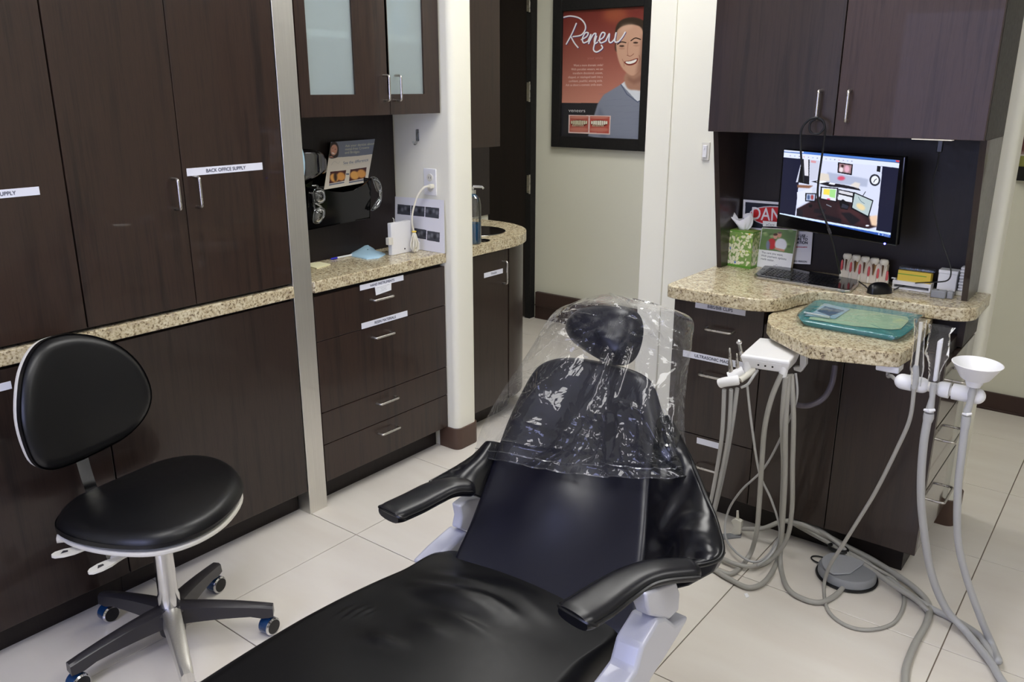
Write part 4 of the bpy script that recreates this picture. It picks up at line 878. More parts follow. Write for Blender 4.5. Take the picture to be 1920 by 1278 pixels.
# keyboard
kb = [at(*Z2(*q), 2, zc+.012) for q in ((316, 1078), (392, 1012), (620, 1030), (1150, 1128), (1150, 1150), (1085, 1206), (1040, 1205), (335, 1095))]
t = thing('keyboard', sum(kb, Vector())/8-V(0, 0, .012), 'slim black keyboard with silver edge on the right counter', 'keyboard')
mk('base', MB().prism([p-V(0, 0, .0118) for p in kb], (0, 0, .0112)), M['nickel'], t, smooth=0, fix=True, bevel=.003)
kc = sum(kb, Vector())/8
mk('deck', MB().prism([kc+(p-kc)*.97-V(0, 0, .0006) for p in kb], (0, 0, .002)), M['blackgl'], t, smooth=0, fix=True)
ks = MB(); A, B_, C_ = kc+(kb[0]-kc)*.88+V(0, 0, .0014), kc+(kb[6]-kc)*.88+V(0, 0, .0014), kc+(kb[1]-kc)*.84+V(0, 0, .0014)
for i in range(19):
    for j in range(6):
        p = A+(B_-A)*((i+.5)/19)*.93+(C_-A)*((j+.3)/6); e, h_ = (B_-A)/19*.36, (C_-A)/6*.36
        ks.prism([p-e-h_, p+e-h_, p+e+h_, p-e+h_], (0, 0, .0016))
mk('keys', ks, M['black'], t, smooth=0, fix=True, kind='stuff')
# tooth model
yT = at(1620, 530, 2, zc).y
t = thing('tooth_model', at(1620, 530, 2, zc), 'dental model row of teeth with gums and roots cut open, behind keyboard', 'dental model')
tb_ = [at(*Z2(*q), 1, yT) for q in ((1030, 985), (1140, 1005), (1345, 1085), (1360, 1160), (1240, 1150), (1025, 1130))]
zt = [max(p.z, zc) for p in tb_]
mk('block', MB().prism([V(tb_[0].x, yT, zc), V(tb_[3].x, yT, zc), V(tb_[3].x, yT, zc+.074), V(tb_[1].x+.03, yT, zc+.086), V(tb_[0].x, yT, zc+.090)], (0, .028, 0)), mat('ivory_resin', S(226, 216, 196), .35), t, smooth=0, fix=True, bevel=.003)
nT = 5; xs = np.linspace(tb_[0].x+.012, tb_[3].x-.012, nT)
for k in range(nT):
    x = xs[k]; top_ = zc+.094-.0015*k; w_ = .0135
    tt = mk('tooth', MB().lathe([(.001, -.046), (.004, -.030), (.0075, -.010), (w_*.95, .002), (w_, .010), (w_*.8, .015), (.001, .0135)], (x, yT-.002, top_-.012), seg=14, sc=(1, .8)), M['root'] if k % 2 else M['tooth'], t)
    mk('crown', MB().lathe([(w_*.8, -.006), (w_*1.15, .003), (w_*1.2, .010), (w_*.95, .017), (w_*.4, .016), (.001, .0145)], (x, yT-.002, top_-.011), seg=14, sc=(1, .82)), M['tooth'], tt)
    mk('canal', MB().lathe([(.001, -.042), (.0028, -.02), (.0038, -.002), (.001, .001)], (x, yT-.0105, top_-.012), seg=10), M['canal'], tt)
for k in range(nT+1):
    x = (xs[0]-(xs[1]-xs[0])/2+k*(xs[1]-xs[0])); mk('gum', MB().lathe([(.001, -.03), (.0045, -.022), (.004, .004), (.001, .010)], (x, yT-.003, zc+.066-.004*k), seg=10), M['gum'], t)
    mk('bone', MB().lathe([(.006, -.036), (.0068, -.02), (.004, .004), (.001, .006)], (x, yT+.001, zc+.038), seg=10), M['tooth'], t)
# mouse
m0 = at(1649, 549, 2, zc); ax_ = (at(1673, 546, 2, zc)-at(1628, 549, 2, zc)).normalized()
rows = []; sd = V(0, 0, 1).cross(ax_)
for i in range(13):
    u = i/12; L_ = .045*math.cos(math.pi*u); wd = .026*(max(math.sin(math.pi*u), 0)**.6)*(1-.18*u); h_ = .043*(max(math.sin(math.pi*u), 0)**.5)*(1-.25*(u))
    rows.append([m0-ax_*L_*-1*-1*1+sd*wd*math.cos(a_)+V(0, 0, .0015+h_*max(math.sin(a_), 0)**.8) for a_ in np.linspace(0, math.pi, 11)]+[m0-ax_*L_-sd*wd+V(0, 0, .0005), m0-ax_*L_+sd*wd+V(0, 0, .0005)])
t = thing('computer_mouse', m0, 'black computer mouse on the right counter in front of the tooth model', 'mouse')
mk('body', MB().grid(rows), M['black'], t, smooth=60, fix=True)
mk('wheel', MB().lathe([(0, -.003), (.005, -.003), (.005, .003), (0, .003)], m0-ax_*.016+V(0, 0, .029), sd, 12), M['dgrey'], t)
cbl = [m0-ax_*.044+V(0, 0, .012)]+[at(x, y, 2, zc+.004) for x, y in ((1622, 541), (1610, 533), (1600, 528))]
mk('cord', MB().tube(spline([m0-ax_*.043+V(0, 0, .012)]+[at(x, y, 2, zc+.006) for x, y in ((1622, 536), (1605, 525), (1585, 523), (1572, 524))], 6), .0022, 7), M['cable'], t)
# usb strip under the cupboard with black cable; its cream material glows weakly
a, b = at(1711, 265.5, 1, 3.0), at(1786, 269, 1, 3.0)
t = thing('under_cabinet_strip', (a+b)/2, 'thin cream strip under the right hutch door with a plug', 'strip')
mk('strip', MB().box((a.x, 2.98, ZH-.0075), (b.x, 3.02, ZH-.0005)), mat('cream_glow_strip', S(250, 240, 220), .4, emit=(1, .93, .8, 1), es=.5), t, bevel=.001)
def seq(l): return [at(x, y, k, v) for x, y, k, v in l]
t = thing('usb_cable', at(1762, 545, 2, zc), 'black cable hanging from the under-cabinet strip down to the mouse', 'cable')
mk('plug', MB().box((at(1762, 280, 1, 3.0).x-.008, 2.993, ZH-.045), (at(1762, 280, 1, 3.0).x+.008, 3.006, ZH-.0078)), M['black'], t, bevel=.002)
mk('cable', MB().tube(spline([V(at(1762, 280, 1, 3.0).x, 3.0, ZH-.04)]+seq([(1757, 310, 1, 3.0), (1748, 345, 1, 3.0), (1751, 395, 1, 3.0), (1765, 450, 1, 3.0), (1779, 490, 1, 2.99), (1783, 512, 1, 2.98), (1775, 526, 1, 2.97), (1745, 529, 1, 2.965), (1712, 531, 2, zc+.022), (1690, 537, 2, zc+.006), (1676, 543, 2, zc+.005)]), 7), .0024, 7), M['cable'], t)
# coiled cable on the cupboard handle
t = thing('looped_cable', (HX, YH-.03, HZ), 'black cable looped on the left hutch door handle, hanging over the monitor', 'cable')
def coil(pts, yy, r=.0036): return MB().tube(spline([at(x, y, 1, yy if isinstance(yy, (int, float)) else yy[i]) for i, (x, y) in enumerate(pts)], 7), r, 7)
mk('loop', coil([(1531, 222), (1520, 230), (1518, 243), (1526, 251), (1538, 249), (1546, 238), (1543, 226), (1534, 221)], YH-.042), M['cable'], t)
mk('loop', coil([(1534, 220), (1518, 224), (1504, 240), (1501, 262), (1502, 290), (1504, 316)], YH-.047), M['cable'], t)
mk('strand', coil([(1529, 221), (1541, 226), (1547, 240), (1545, 265), (1540, 300), (1534, 345), (1534, 375), (1545, 405), (1555, 432)], [2.86]*9), M['cable'], t)
mk('connector', coil([(1504, 312), (1504, 342)], YH-.047, .006), M['black'], t)
mk('strand', coil([(1555, 432), (1562, 455), (1568, 480), (1575, 512)], [2.86, 2.87, 2.88, 2.93]), M['cable'], t)
mk('ferrite', coil([(1553, 428), (1557, 438)], 2.86, .005), M['dgrey'], t)
# card dispenser
yC = at(1710, 545, 2, zc).y
t = thing('card_dispenser', at(1710, 545, 2, zc), 'white card dispenser tray stacked with yellow cards, behind the mouse', 'card holder')
a, b = at(1673, 530, 1, yC), at(1744, 545, 1, yC)
mk('tray', MB().box((a.x, yC, zc), (b.x, yC+.05, zc+.006)).box((a.x, yC, zc+.016), (b.x, yC+.05, zc+.030)).box((a.x, yC+.002, zc+.006), (a.x+.006, yC+.05, zc+.016)).box((b.x-.006, yC+.002, zc+.006), (b.x, yC+.05, zc+.016)).box((a.x-.01, yC+.02, zc+.03), (a.x+.004, yC+.03, zc+.034)), M['white'], t, bevel=.001)
mk('cards', MB().box((a.x+.012, yC+.01, zc+.030), (b.x-.006, yC+.045, zc+.066)), M['yellow'], t, bevel=.0005, smooth=0)
mk('cards', MB().box((a.x+.012, yC+.0095, zc+.052), (b.x-.02, yC+.0105, zc+.055)), mat('green_card', S(120, 170, 60), .6), t, smooth=0)
mk('cover', MB().box((a.x+.012, yC+.02, zc+.066), (b.x-.002, yC+.05, zc+.076)), M['smoke'], t, smooth=0)
yD = at(1770, 555, 2, zc).y
a, b = at(1757, 540, 1, yD+.04), at(1791, 548, 1, yD+.04); h_ = at(1770, 505, 1, yD+.04).z
t = thing('card_box', (a.x, yD+.04, zc), 'small white lidded box between the yellow cards and the white stack', 'box')
mk('body', MB().box((a.x, yD+.03, zc), (b.x, yD+.075, h_-.012)), M['white'], t, bevel=.001); mk('lid', MB().box((a.x-.001, yD+.029, h_-.0115), (b.x+.001, yD+.076, h_)), M['white'], t, bevel=.001)
a, b = at(1743.5, 557, 2, zc), at(1773, 559.5, 2, zc)
t = thing('usb_hub', a, 'small grey hub box beside the white lidded box', 'hub')
mk('case', MB().box((a.x, a.y, zc), (b.x, a.y+.03, zc+.026)), M['grey'], t, bevel=.003); mk('case', MB().box((b.x+.001, a.y+.012, zc), (b.x+.02, a.y+.038, zc+.024)), M['grey'], t, bevel=.003)
mk('port', MB().box((a.x+.016, a.y+.012, zc+.0262), (a.x+.022, a.y+.018, zc+.027)), M['gap'], t)
a, b = at(1793, 553, 2, zc), at(1817, 557, 2, zc); n = 8; hz = (at(1805, 500, 1, a.y).z-zc-.016)/n
t = thing('applicator_stack', a, 'white stack of small dispensers beside the right side panel of the hutch', 'dispenser stack')
mk('base', MB().box((a.x-.004, a.y-.004, zc), (b.x, a.y+.04, zc+.014)), M['offwhite'], t, bevel=.002)
for k in range(n): mk('dispenser', MB().box((a.x+.001*(k % 2), a.y, zc+.0155+k*hz), (b.x+.001*(k % 2), a.y+.038, zc+.0155+(k+1)*hz-.0012)), M['white'], t, bevel=.003, smooth=30)
# ================================================================== OPERATOR STOOL
def Z5(x, y): return (x/1.885, 600+y/1.885)
hub = V(-2.104, 1.063, 0)
st = thing('rolling_stool', hub, 'black rolling dental stool with egg-shaped backrest, beside the supply cabinets', 'stool')
so = [(102, 978, .45), (120, 1003, .442), (170, 1020, .44), (240, 1028, .44), (305, 1024, .44), (372, 1003, .44), (425, 966, .445), (455, 918, .455), (447, 882, .47), (410, 855, .478), (358, 849, .478), (300, 862, .472), (240, 888, .468), (180, 917, .462), (127, 943, .458)]
ol = [at(x, y, 2, z) for x, y, z in so]; ol = [V(p.x, p.y, .425) for p in ol]; ol = spline(ol, 4, True)
sc0 = sum(ol, Vector())/len(ol)
def saddle(p, i):
    d = p-sc0; return p+V(0, 0, -.014*max(0, -d.y/.22)**2-.006*(d.x/.2)**2) if i > 2 else p
mk('seat', MB().pad(ol, None, None, (0, 0, 1), .038, .062, dome=.012, fn=saddle), M['vinyl'], st, smooth=70, fix=True)
mk('seat_shell', MB().prism([sc0+(p-sc0)*.985+V(0, 0, -.0145) for p in ol], (0, 0, .014)), M['offwhite'], st, smooth=40, fix=True, bevel=.004)
nb = V(.975, .16, .13).normalized(); cb = at(155, 755, 0, -2.25)
bo = [(77, 648), (106, 632), (148, 625), (191, 632), (228, 650), (260, 685), (278, 733), (273, 775), (249, 812), (212, 839), (159, 865), (106, 881), (69, 873), (48, 839), (35, 786), (40, 722), (54, 680)]
bl_ = spline([atp(x, y, cb, nb) for x, y in bo], 4, True); bc0 = sum(bl_, Vector())/len(bl_)
def curveback(p, i):
    d = (p-bc0); h = d.dot(V(-.16, .975, 0)); return p+nb*(.9*h*h-.012)
mk('backrest', MB().pad([p-nb*.03 for p in bl_], None, None, nb, .036, .042, c=bc0-nb*.03, dome=.006, fn=curveback), M['vinyl'], st, smooth=70, fix=True)
pb = [curveback(p, 0) for p in bl_]
mk('backrest_shell', MB().prism([bc0+(p-bc0)*.985-nb*.046 for p in pb], nb*.0145), M['offwhite'], st, smooth=40, fix=True, bevel=.004)
path = [at(150, 850, 0, -2.325), at(163, 895, 0, -2.335), at(186, 960, 0, -2.33), at(200, 1010, 0, -2.31), at(212, 1048, 0, -2.27)]
path = spline(path, 5); wv = V(.1, 1, 0).normalized()*.017; tv = V(1, 0, .1)*.004
rows = [[p-wv-tv, p+wv-tv, p+wv+tv, p-wv+tv, p-wv-tv] for p in path]
mk('back_bar', MB().grid(rows), M['chrome'], st, smooth=40, fix=True)
zb_ = path[-1].z
mk('bar_arm', MB().tube([path[-1]+V(.003, 0, .005), V(hub.x-.04, hub.y, .40)], .010, 8), M['offwhite'], st)
mk('mechanism', MB().box((hub.x-.07, hub.y-.05, .385), (hub.x+.06, hub.y+.05, .4095)), M['black'], st, bevel=.004)
mk('gas_column', MB().lathe([(.018, .355), (.018, .3845)], hub, seg=24), M['black'], st)
mk('column_tube', MB().lathe([(.031, .135), (.031, .17), (.028, .18), (.027, .352), (.024, .356), (.0, .356)], hub, seg=32), M['chrome'], st)
mk('hub', MB().lathe([(.0, .045), (.036, .045), (.044, .10), (.050, .125), (.036, .137), (.0, .138)], hub, seg=30), M['dgrey'], st)
tips = [at(498, 1140, 2, .10), at(380, 1072, 2, .105), at(188, 1122, 2, .10), at(160, 1262, 2, .09), at(370, 1290, 2, .09)]
a0 = math.radians(49)
for k in range(5):
    ang = a0+k*2*math.pi/5; d = V(math.cos(ang), math.sin(ang), 0); s_ = V(-math.sin(ang), math.cos(ang), 0); rows = []
    for i in range(9):
        u = i/8; r = .03+.262*u; w_ = .029-.011*u; zt_ = .138-.020*u-.022*u*u; zb2 = zt_-.055+.026*u
        if i >= 7: zb2 = .064
        p = hub+d*r
        rows.append([p-s_*w_+V(0, 0, zb2), p-s_*w_*.85+V(0, 0, zt_-.006), p-s_*w_*.5+V(0, 0, zt_), p+s_*w_*.5+V(0, 0, zt_), p+s_*w_*.85+V(0, 0, zt_-.006), p+s_*w_+V(0, 0, zb2), p-s_*w_+V(0, 0, zb2)])
    lg = mk('base_leg', MB().grid(rows).add(rows[-1][:6], [(0, 1, 2, 3, 4, 5)]), M['alu'] if k == 4 else M['dgrey'], st, smooth=40, fix=True, label='polished metal base leg' if k == 4 else None)
    ct_ = hub+d*.275; ax2 = V(.97, .12+.1*math.sin(k*2.1), 0).normalized()
    cw = mk('caster', MB().tube([ct_+V(0, 0, .05), ct_+V(0, 0, .075)], .008, 10).lathe([(.0, -.020), (.024, -.020), (.0275, -.016), (.0275, .016), (.024, .020), (.0, .020)], ct_+V(0, 0, .0277), ax2, 24), M['blue'], lg, smooth=40, fix=True)
    mk('caster_rim', MB().lathe([(.0235, .0190), (.0278, .0160), (.0276, .0182), (.0235, .0218)], ct_+V(0, 0, .0277), ax2, 24).lathe([(.0, .0195), (.0225, .0198), (.0225, .0222), (.0, .0226)], ct_+V(0, 0, .0277), ax2, 24, m=1), [M['chrome'], M['black']], lg, smooth=40)
def paddle(tip, stem, lbl=None):
    a, b = Vector(tip), Vector(stem); d = (b-a).normalized(); s_ = d.cross(V(0, 0, 1)).normalized(); o_ = []
    for u, w_ in ((0, .004), (.008, .013), (.03, .018), (.055, .0165), (.075, .009), (.09, .0055), ((b-a).length, .0048)): o_.append((u, w_))
    pts = [a+d*u+s_*w_ for u, w_ in o_]+[a+d*u-s_*w_ for u, w_ in o_[::-1]]
    return mk('lever', MB().prism(pts, (0, 0, .007)).prism([a+d*.022+s_*.006+V(0, 0, .0072), a+d*.040+s_*.004+V(0, 0, .0072), a+d*.040-s_*.005+V(0, 0, .0072), a+d*.028-s_*.008+V(0, 0, .0072)], (0, 0, .0005), 1), [M['offwhite'], M['dgrey']], st, smooth=40, fix=True, bevel=.002)
paddle(at(97, 1044, 2, .395), at(255, 1008, 2, .40)); paddle(at(166, 1076, 2, .375), at(290, 1018, 2, .392))
kp = at(122, 1008, 2, .405); mk('tilt_knob', MB().lathe([(0, -.03), (.010, -.03), (.012, 0), (.012, .02), (0, .022)], kp, (-.4, -.8, .1), 16).tube([kp, V(sc0.x, sc0.y, .402)], .005, 8), M['offwhite'], st)

# ================================================================== DENTAL CHAIR
CX = -1.03; B0 = V(CX, 1.33, .50); BV = V(0, .616, .788); BN = V(0, -.788, .616)
ch = thing('dental_chair', (CX, .75, 0), 'black leather dental chair with white arms, reclined back and oval headrest', 'dental chair')
def onb(x, y, d=0): return atp(x, y, B0+BN*d, BN)
# seat: outline in plan, rounded edges
se = [(-1.235, 1.40), (-1.29, 1.24), (-1.338, 1.05), (-1.345, .85), (-1.335, .65), (-1.31, .40), (-1.28, .15), (-1.24, -.05), (-1.15, -.16), (-1.03, -.18), (-.91, -.16), (-.82, -.05), (-.79, .15), (-.765, .40), (-.742, .65), (-.722, .85), (-.722, 1.05), (-.735, 1.22), (-.77, 1.40)]
so_ = spline([V(x, y, .39) for x, y in se], 6, True); c0 = V(CX, .75, .39)
WA = -.42
WR = []
for (xa, ya, xb, yb, A_, W_) in ((800, 1108, 925, 1140, .014, .022), (845, 1090, 955, 1118, .010, .020), (820, 1128, 930, 1158, .008, .012), (955, 1100, 1000, 1150, .009, .020), (838, 1153, 884, 1176, .006, .009), (690, 1194, 740, 1211, .007, .010), (652, 1140, 692, 1152, .005, .008), (775, 1188, 822, 1176, .004, .008), (905, 1125, 945, 1148, .008, .012)):
    a, b = at(xa, ya, 2, .5), at(xb, yb, 2, .5); WR.append(((a.x+b.x)/2, (a.y+b.y)/2, math.atan2(b.y-a.y, b.x-a.x), (b-a).length*.6, A_, W_))
def seatf(p, i):
    if i < 3: return p
    n = noise.noise(V(p.x*3.5, p.y*4, 1.7))*.008
    for (wx, wy, ang, L_, A_, W_) in WR:
        a_ = (p.x-wx)*math.cos(ang)+(p.y-wy)*math.sin(ang); b_ = -(p.x-wx)*math.sin(ang)+(p.y-wy)*math.cos(ang)
        n += 2.1*A_*math.exp(-(a_/L_)**2)*math.exp(-(b_/W_)**2)
    dz = -.05*max(0, (.75-p.y))**1.3*0 + .012*math.cos((p.x-CX)/.28*1.4)
    return p+V(0, 0, n+dz)
mbs = MB(); mbs.pad(so_, None, None, (0, 0, 1), .05, .105, c=c0, rings=44, dome=.0, fn=seatf)
mk('seat_cushion', mbs, M['leather_seat'], ch, smooth=80, fix=True, sub=1)
mk('seat_piping', MB().tube([V(p.x, p.y, .425)+(V(p.x, p.y, 0)-V(CX, .75, 0)).normalized()*.003 for p in so_]+[V(so_[0].x, so_[0].y, .425)], .0045, 8), M['piping'], ch)
mk('seat_pan', MB().prism([c0+(p-c0)*.93-V(0, 0, .045) for p in so_], (0, 0, .0445)), M['lilac'], ch, smooth=40, fix=True, bevel=.012)
mk('pedestal', MB().prism([V(CX+x, .62+y, .05) for x, y in ((-.13, -.25), (.13, -.25), (.15, .25), (-.15, .25))], (0, 0, .2945)), M['lilac'], ch, smooth=40, fix=True, bevel=.03)
mk('floor_plate', MB().prism([V(CX+.24*math.cos(a), .60+.40*math.sin(a), .0005) for a in np.linspace(0, 2*math.pi, 33)[:-1]], (0, 0, .05)), M['lilac'], ch, smooth=40, fix=True, bevel=.01)
# backrest pad
bp_ = [(838, 1100), (868, 990), (902, 890), (926, 822), (950, 762), (970, 722), (985, 695), (1003, 674), (1030, 662), (1065, 659), (1110, 665), (1165, 678), (1198, 692), (1216, 712), (1228, 750), (1241, 792), (1232, 850), (1222, 900), (1216, 1000), (1204, 1110), (1180, 1215), (1010, 1180)]
bo_ = spline([onb(*q, d=0) for q in bp_], 3, True); bcen = sum(bo_, Vector())/len(bo_)
def backf(p, i):
    if i < 3: return p
    d = p-bcen; u = d.x; v = d.dot(BV)
    return p+BN*(-.034*math.cos(u/.24*1.5)*max(.2, 1-abs(v+.06)/.5)+.030*math.exp(-((v+.12)/.13)**2)*math.exp(-((u+.01)/.10)**2)+.006*noise.noise(V(u*6, v*5, 2)))
mk('backrest', MB().pad([p-BN*.055 for p in bo_], None, None, BN, .035, .055, c=bcen-BN*.055, rings=14, fn=backf), M['leather_b'], ch, smooth=80, fix=True, sub=1)
mk('backrest_shell', MB().prism([bcen+(p-bcen)*.93-BN*.10 for p in bo_], BN*.0445), M['dgrey'], ch, smooth=40, fix=True, bevel=.01)
# headrest
hp_ = [(1046, 607), (1053, 587), (1072, 571), (1100, 563), (1130, 560), (1160, 563), (1184, 577), (1192, 602), (1189, 632), (1178, 660), (1160, 674), (1135, 674), (1106, 663), (1078, 646), (1055, 628)]
HN = V(0, -.86, .51).normalized(); H0 = B0+BV*.62+BN*.035
ho = spline([atp(*q, H0, HN) for q in hp_], 3, True); hc = sum(ho, Vector())/len(ho)
mk('headrest', MB().pad([p-HN*.075 for p in ho], None, None, HN, .05, .075, c=hc-HN*.075, dome=.008, rings=8), M['leather_b'], ch, smooth=80, fix=True, sub=1)
mk('headrest_bar', MB().box((hc.x-.03, 0, 0), (hc.x+.03, .012, .01)) if 0 else MB().tube([hc-HN*.085-BV*.02, hc-HN*.115-BV*.08, hc-HN*.10-BV*.22], .022, 10), M['nickel'], ch)
# side wings of creased leather running down to the arm pads
def wing(inner, outer, m, amp, seed, thick=.02):
    a = spline(inner, 8); b = spline(outer, 8); n = 18; rows = []
    for ii, (p, q) in enumerate(zip(a, b)):
        r = []; tt = .6+.9*max(0, ii/len(a)-.35)
        for j in range(n+1):
            u = j/n; x = p.lerp(q, u); k = math.sin(math.pi*u)**.7
            w_ = noise.noise(x*8+V(seed, 0, 0))*amp+(.35-abs(noise.noise(x*13+V(0, seed, 0))))*amp*.45
            w_ *= tt; w_ += .006*tt*math.sin(ii*1.9+u*3)*max(0, u-.55)
            r.append(x+BN*(w_*k+.02*k))
        rows.append(r)
    edge = [r[-1] for r in rows]
    o = mk('side_wing', MB().grid(rows), m, ch, smooth=80, solid=thick, sub=1)
    mk('wing_piping', MB().tube([e+BN*.004 for e in edge], .0055, 8), M['piping'], o)
    return rows
def wp(x, y, yy): return at(x, y, 1, yy)
inr = [onb(1240, 790, -.02), onb(1226, 860, -.02), onb(1220, 930, -.02), onb(1214, 1000, -.02), onb(1207, 1055, -.015), onb(1190, 1085, .0)]
y1 = lambda x, y, d: onb(x, y, d)
our = [onb(1252, 782, -.03), onb(1290, 850, -.02), onb(1322, 925, .0), onb(1347, 990, .03), onb(1352, 1045, .06), onb(1290, 1064, .085)]
wing(inr, our, M['leather_w'], .055, 3.0)
# lower shell below the right wing
lw = [at(x, y, 1, 1.40) for x, y in ((1350, 1046), (1300, 1056), (1236, 1060), (1234, 1086), (1262, 1106), (1290, 1099), (1336, 1074))]
mk('wing_underside', MB().prism(lw, (0, .035, 0)), M['leather'], ch, smooth=40, fix=True, bevel=.004)
inl = [onb(940, 830, -.03), onb(926, 868, -.028), onb(914, 900, -.026), onb(905, 935, -.025)]
oul = [onb(914, 836, -.035), onb(887, 860, -.02), onb(846, 884, .02), onb(808, 905, .06)]
wing(inl, oul, M['leather_w'], .018, 8.0, .016)
# arm pads
def armpad(pts, ws, name='armrest'):
    c_ = spline([at(x, y, 2, z) for x, y, z in pts], 5); n = len(c_); rows = []; prof = [(-1, -.3), (-1, .1), (-.93, .55), (-.7, .9), (-.3, 1), (.3, 1), (.7, .9), (.93, .55), (1, .1), (1, -.3), (.85, -.8), (0, -1), (-.85, -.8)]
    pl, pr_ = [], []
    for i in range(-1, n+1):
        k = min(max(i, 0), n-1); d = (c_[min(k+1, n-1)]-c_[max(k-1, 0)]); d.z *= 1; d.normalize(); s_ = d.cross(V(0, 0, 1)).normalized()
        u = k/(n-1)*(len(ws)-1); w_ = ws[int(u)]+(ws[min(int(u)+1, len(ws)-1)]-ws[int(u)])*(u-int(u)); p = c_[k]; sc2 = 1
        if i == -1: p = p-d*.012; sc2 = .86
        if i == 0: sc2 = 1
        if i == n: sc2 = .6; p = p+d*.01
        rows.append([p+s_*a_*w_*sc2+V(0, 0, b_*.018*sc2-.018) for a_, b_ in prof])
        if 0 <= i < n: pl.append(p+s_*w_*1.01+V(0, 0, -.016)); pr_.append(p-s_*w_*1.01+V(0, 0, -.016))
        if i == -1: tipc = p
    rows = [r+[r[0]] for r in rows]
    mb = MB().grid(rows); mb.add(rows[0][:-1], [tuple(range(13))]); mb.add(rows[-1][:-1], [tuple(range(13))])
    o = mk(name, mb, M['leather'], ch, smooth=80, fix=True, sub=1)
    a = pl[::-1]+[tipc+(pl[0]-tipc)*.7+(tipc-c_[2]).normalized()*.006, tipc+(pr_[0]-tipc)*.7+(tipc-c_[2]).normalized()*.006]+pr_
    mk('arm_piping', MB().tube(spline([V(p.x, p.y, p.z) for p in a], 3), .0042, 7), M['piping'], o)
armpad([(1082, 1138, .70), (1120, 1115, .70), (1160, 1088, .705), (1200, 1066, .712), (1240, 1056, .715), (1300, 1052, .71)], [.042, .043, .040, .036, .033, .03])
armpad([(735, 948, .70), (775, 930, .70), (815, 910, .705), (850, 900, .708), (882, 902, .70)], [.040, .042, .042, .034, .024])
# white arm posts and side covers
def side(pts, x, t, m='lilac', name='arm_support', bev=.01):
    return mk(name, MB().prism([at(px, py, 0, x) for px, py in pts], (t, 0, 0)), M[m], ch, smooth=40, fix=True, bevel=bev, seg=3)
side([(1182, 1100), (1240, 1078), (1247, 1100), (1245, 1132), (1226, 1150), (1190, 1142), (1184, 1125)], -.665, .035, bev=.006)
side([(1154, 1190), (1185, 1140), (1200, 1136), (1218, 1150), (1246, 1136), (1224, 1172), (1202, 1206), (1172, 1250), (1150, 1300), (1130, 1345), (1060, 1360), (1110, 1278), (1142, 1235)], -.685, .06, name='side_cover', bev=.008)
side([(846, 942), (862, 930), (892, 924), (899, 948), (892, 975), (878, 994), (846, 985), (850, 964)], -1.285, .03, bev=.005)
side([(842, 983), (875, 995), (862, 1015), (836, 1050), (790, 1060), (770, 1050), (800, 1020)], -1.31, .06, m='lilac', name='side_cover')

# clear plastic headrest bag
rowsS = [((1098, 560), (1150, 553), (1196, 566)), ((1050, 577), (1150, 572), (1292, 592)), ((1024, 603), (1150, 610), (1298, 640)), ((1000, 645), (1145, 655), (1291, 690)), ((962, 702), (1135, 720), (1285, 750)),
         ((925, 758), (1120, 785), (1284, 800)), ((900, 808), (1110, 840), (1288, 845)), ((892, 838), (1100, 868), (1297, 874)), ((890, 852), (1098, 888), (1306, 893))]
CRS = {}
for sd_ in (1.3, 7.1):
    rr_ = random.Random(int(sd_*10)); CRS[sd_] = []
    for k in range(38):
        v0, u0 = rr_.uniform(.08, .95), rr_.uniform(.12, .95)
        ang = math.atan2(u0-.12, v0-.62)+rr_.uniform(-.35, .35) if k % 3 else rr_.uniform(-.25, .25)
        CRS[sd_].append((v0, u0, ang, rr_.uniform(.08, .30), rr_.uniform(.008, .02)*rr_.choice((1, 1, -1)), rr_.uniform(.007, .016)))
    for k in range(9): CRS[sd_].append((rr_.uniform(.6, .98), rr_.uniform(.05, .3), rr_.uniform(-1, 1), rr_.uniform(.04, .1), rr_.uniform(.008, .018), rr_.uniform(.008, .018)))
def bag_rows(front, seed):
    out = []; nr = len(rowsS)
    L_ = spline([V(r[0][0], r[0][1], 0) for r in rowsS], 9); C_ = spline([V(r[1][0], r[1][1], 0) for r in rowsS], 9); R_ = spline([V(r[2][0], r[2][1], 0) for r in rowsS], 9)
    for i, (l, c2, r) in enumerate(zip(L_, C_, R_)):
        u = i/(len(L_)-1); row = []
        hd = max(0, 1-u/.34)
        off = .035+.085*min(1, hd*1.6) if front else (-.135+.03*u)
        for j in range(97):
            v = j/96; a = (1-v)*(1-2*v)*1; x = l*( (1-v)*(1-2*v))+c2*(4*v*(1-v))+r*(v*(2*v-1))
            e = abs(2*v-1); k = (1-e**6)
            cap = -.03 if not front else off
            o_ = off*k+(-.04)*(1-k)
            if u < .12: o_ = o_*(u/.12)+(.01)*(1-u/.12)
            p = onb(x.x, x.y, o_)
            fold = .010*math.sin(v*13+3*noise.noise(V(v*3, u*2, seed)))*min(1, u*2.2)*(1 if u < .9 else .5)
            cr = noise.noise(p*6+V(seed, 0, 0))*.014+(.2-abs(noise.noise(p*15+V(0, seed, 0))))*.006
            for (v0, u0, ang, ln, am, wd) in CRS[seed]:
                a_ = (v-v0)*math.cos(ang)+(u-u0)*math.sin(ang); b_ = -(v-v0)*math.sin(ang)+(u-u0)*math.cos(ang)
                if abs(b_) < wd*3: cr += am*math.exp(-(a_/ln)**4)*math.exp(-(b_/wd)**2)
            hem = .006*math.sin(v*40+seed)*max(0, (u-.82)/.18)
            row.append(p+BN*((fold+cr+hem)*min(1, k*1.4+.15)))
        out.append(row)
    return out
t = thing('headrest_cover', onb(1100, 880, .04), 'crumpled clear plastic bag pulled over the headrest and upper backrest', 'plastic cover')
film = M['film']
N_, L__ = film.node_tree.nodes, film.node_tree.links
df = N_.new('ShaderNodeBsdfDiffuse'); df.inputs[0].default_value = (.9, .92, .95, 1); mx2 = N_.new('ShaderNodeMixShader'); mx2.inputs[0].default_value = .014
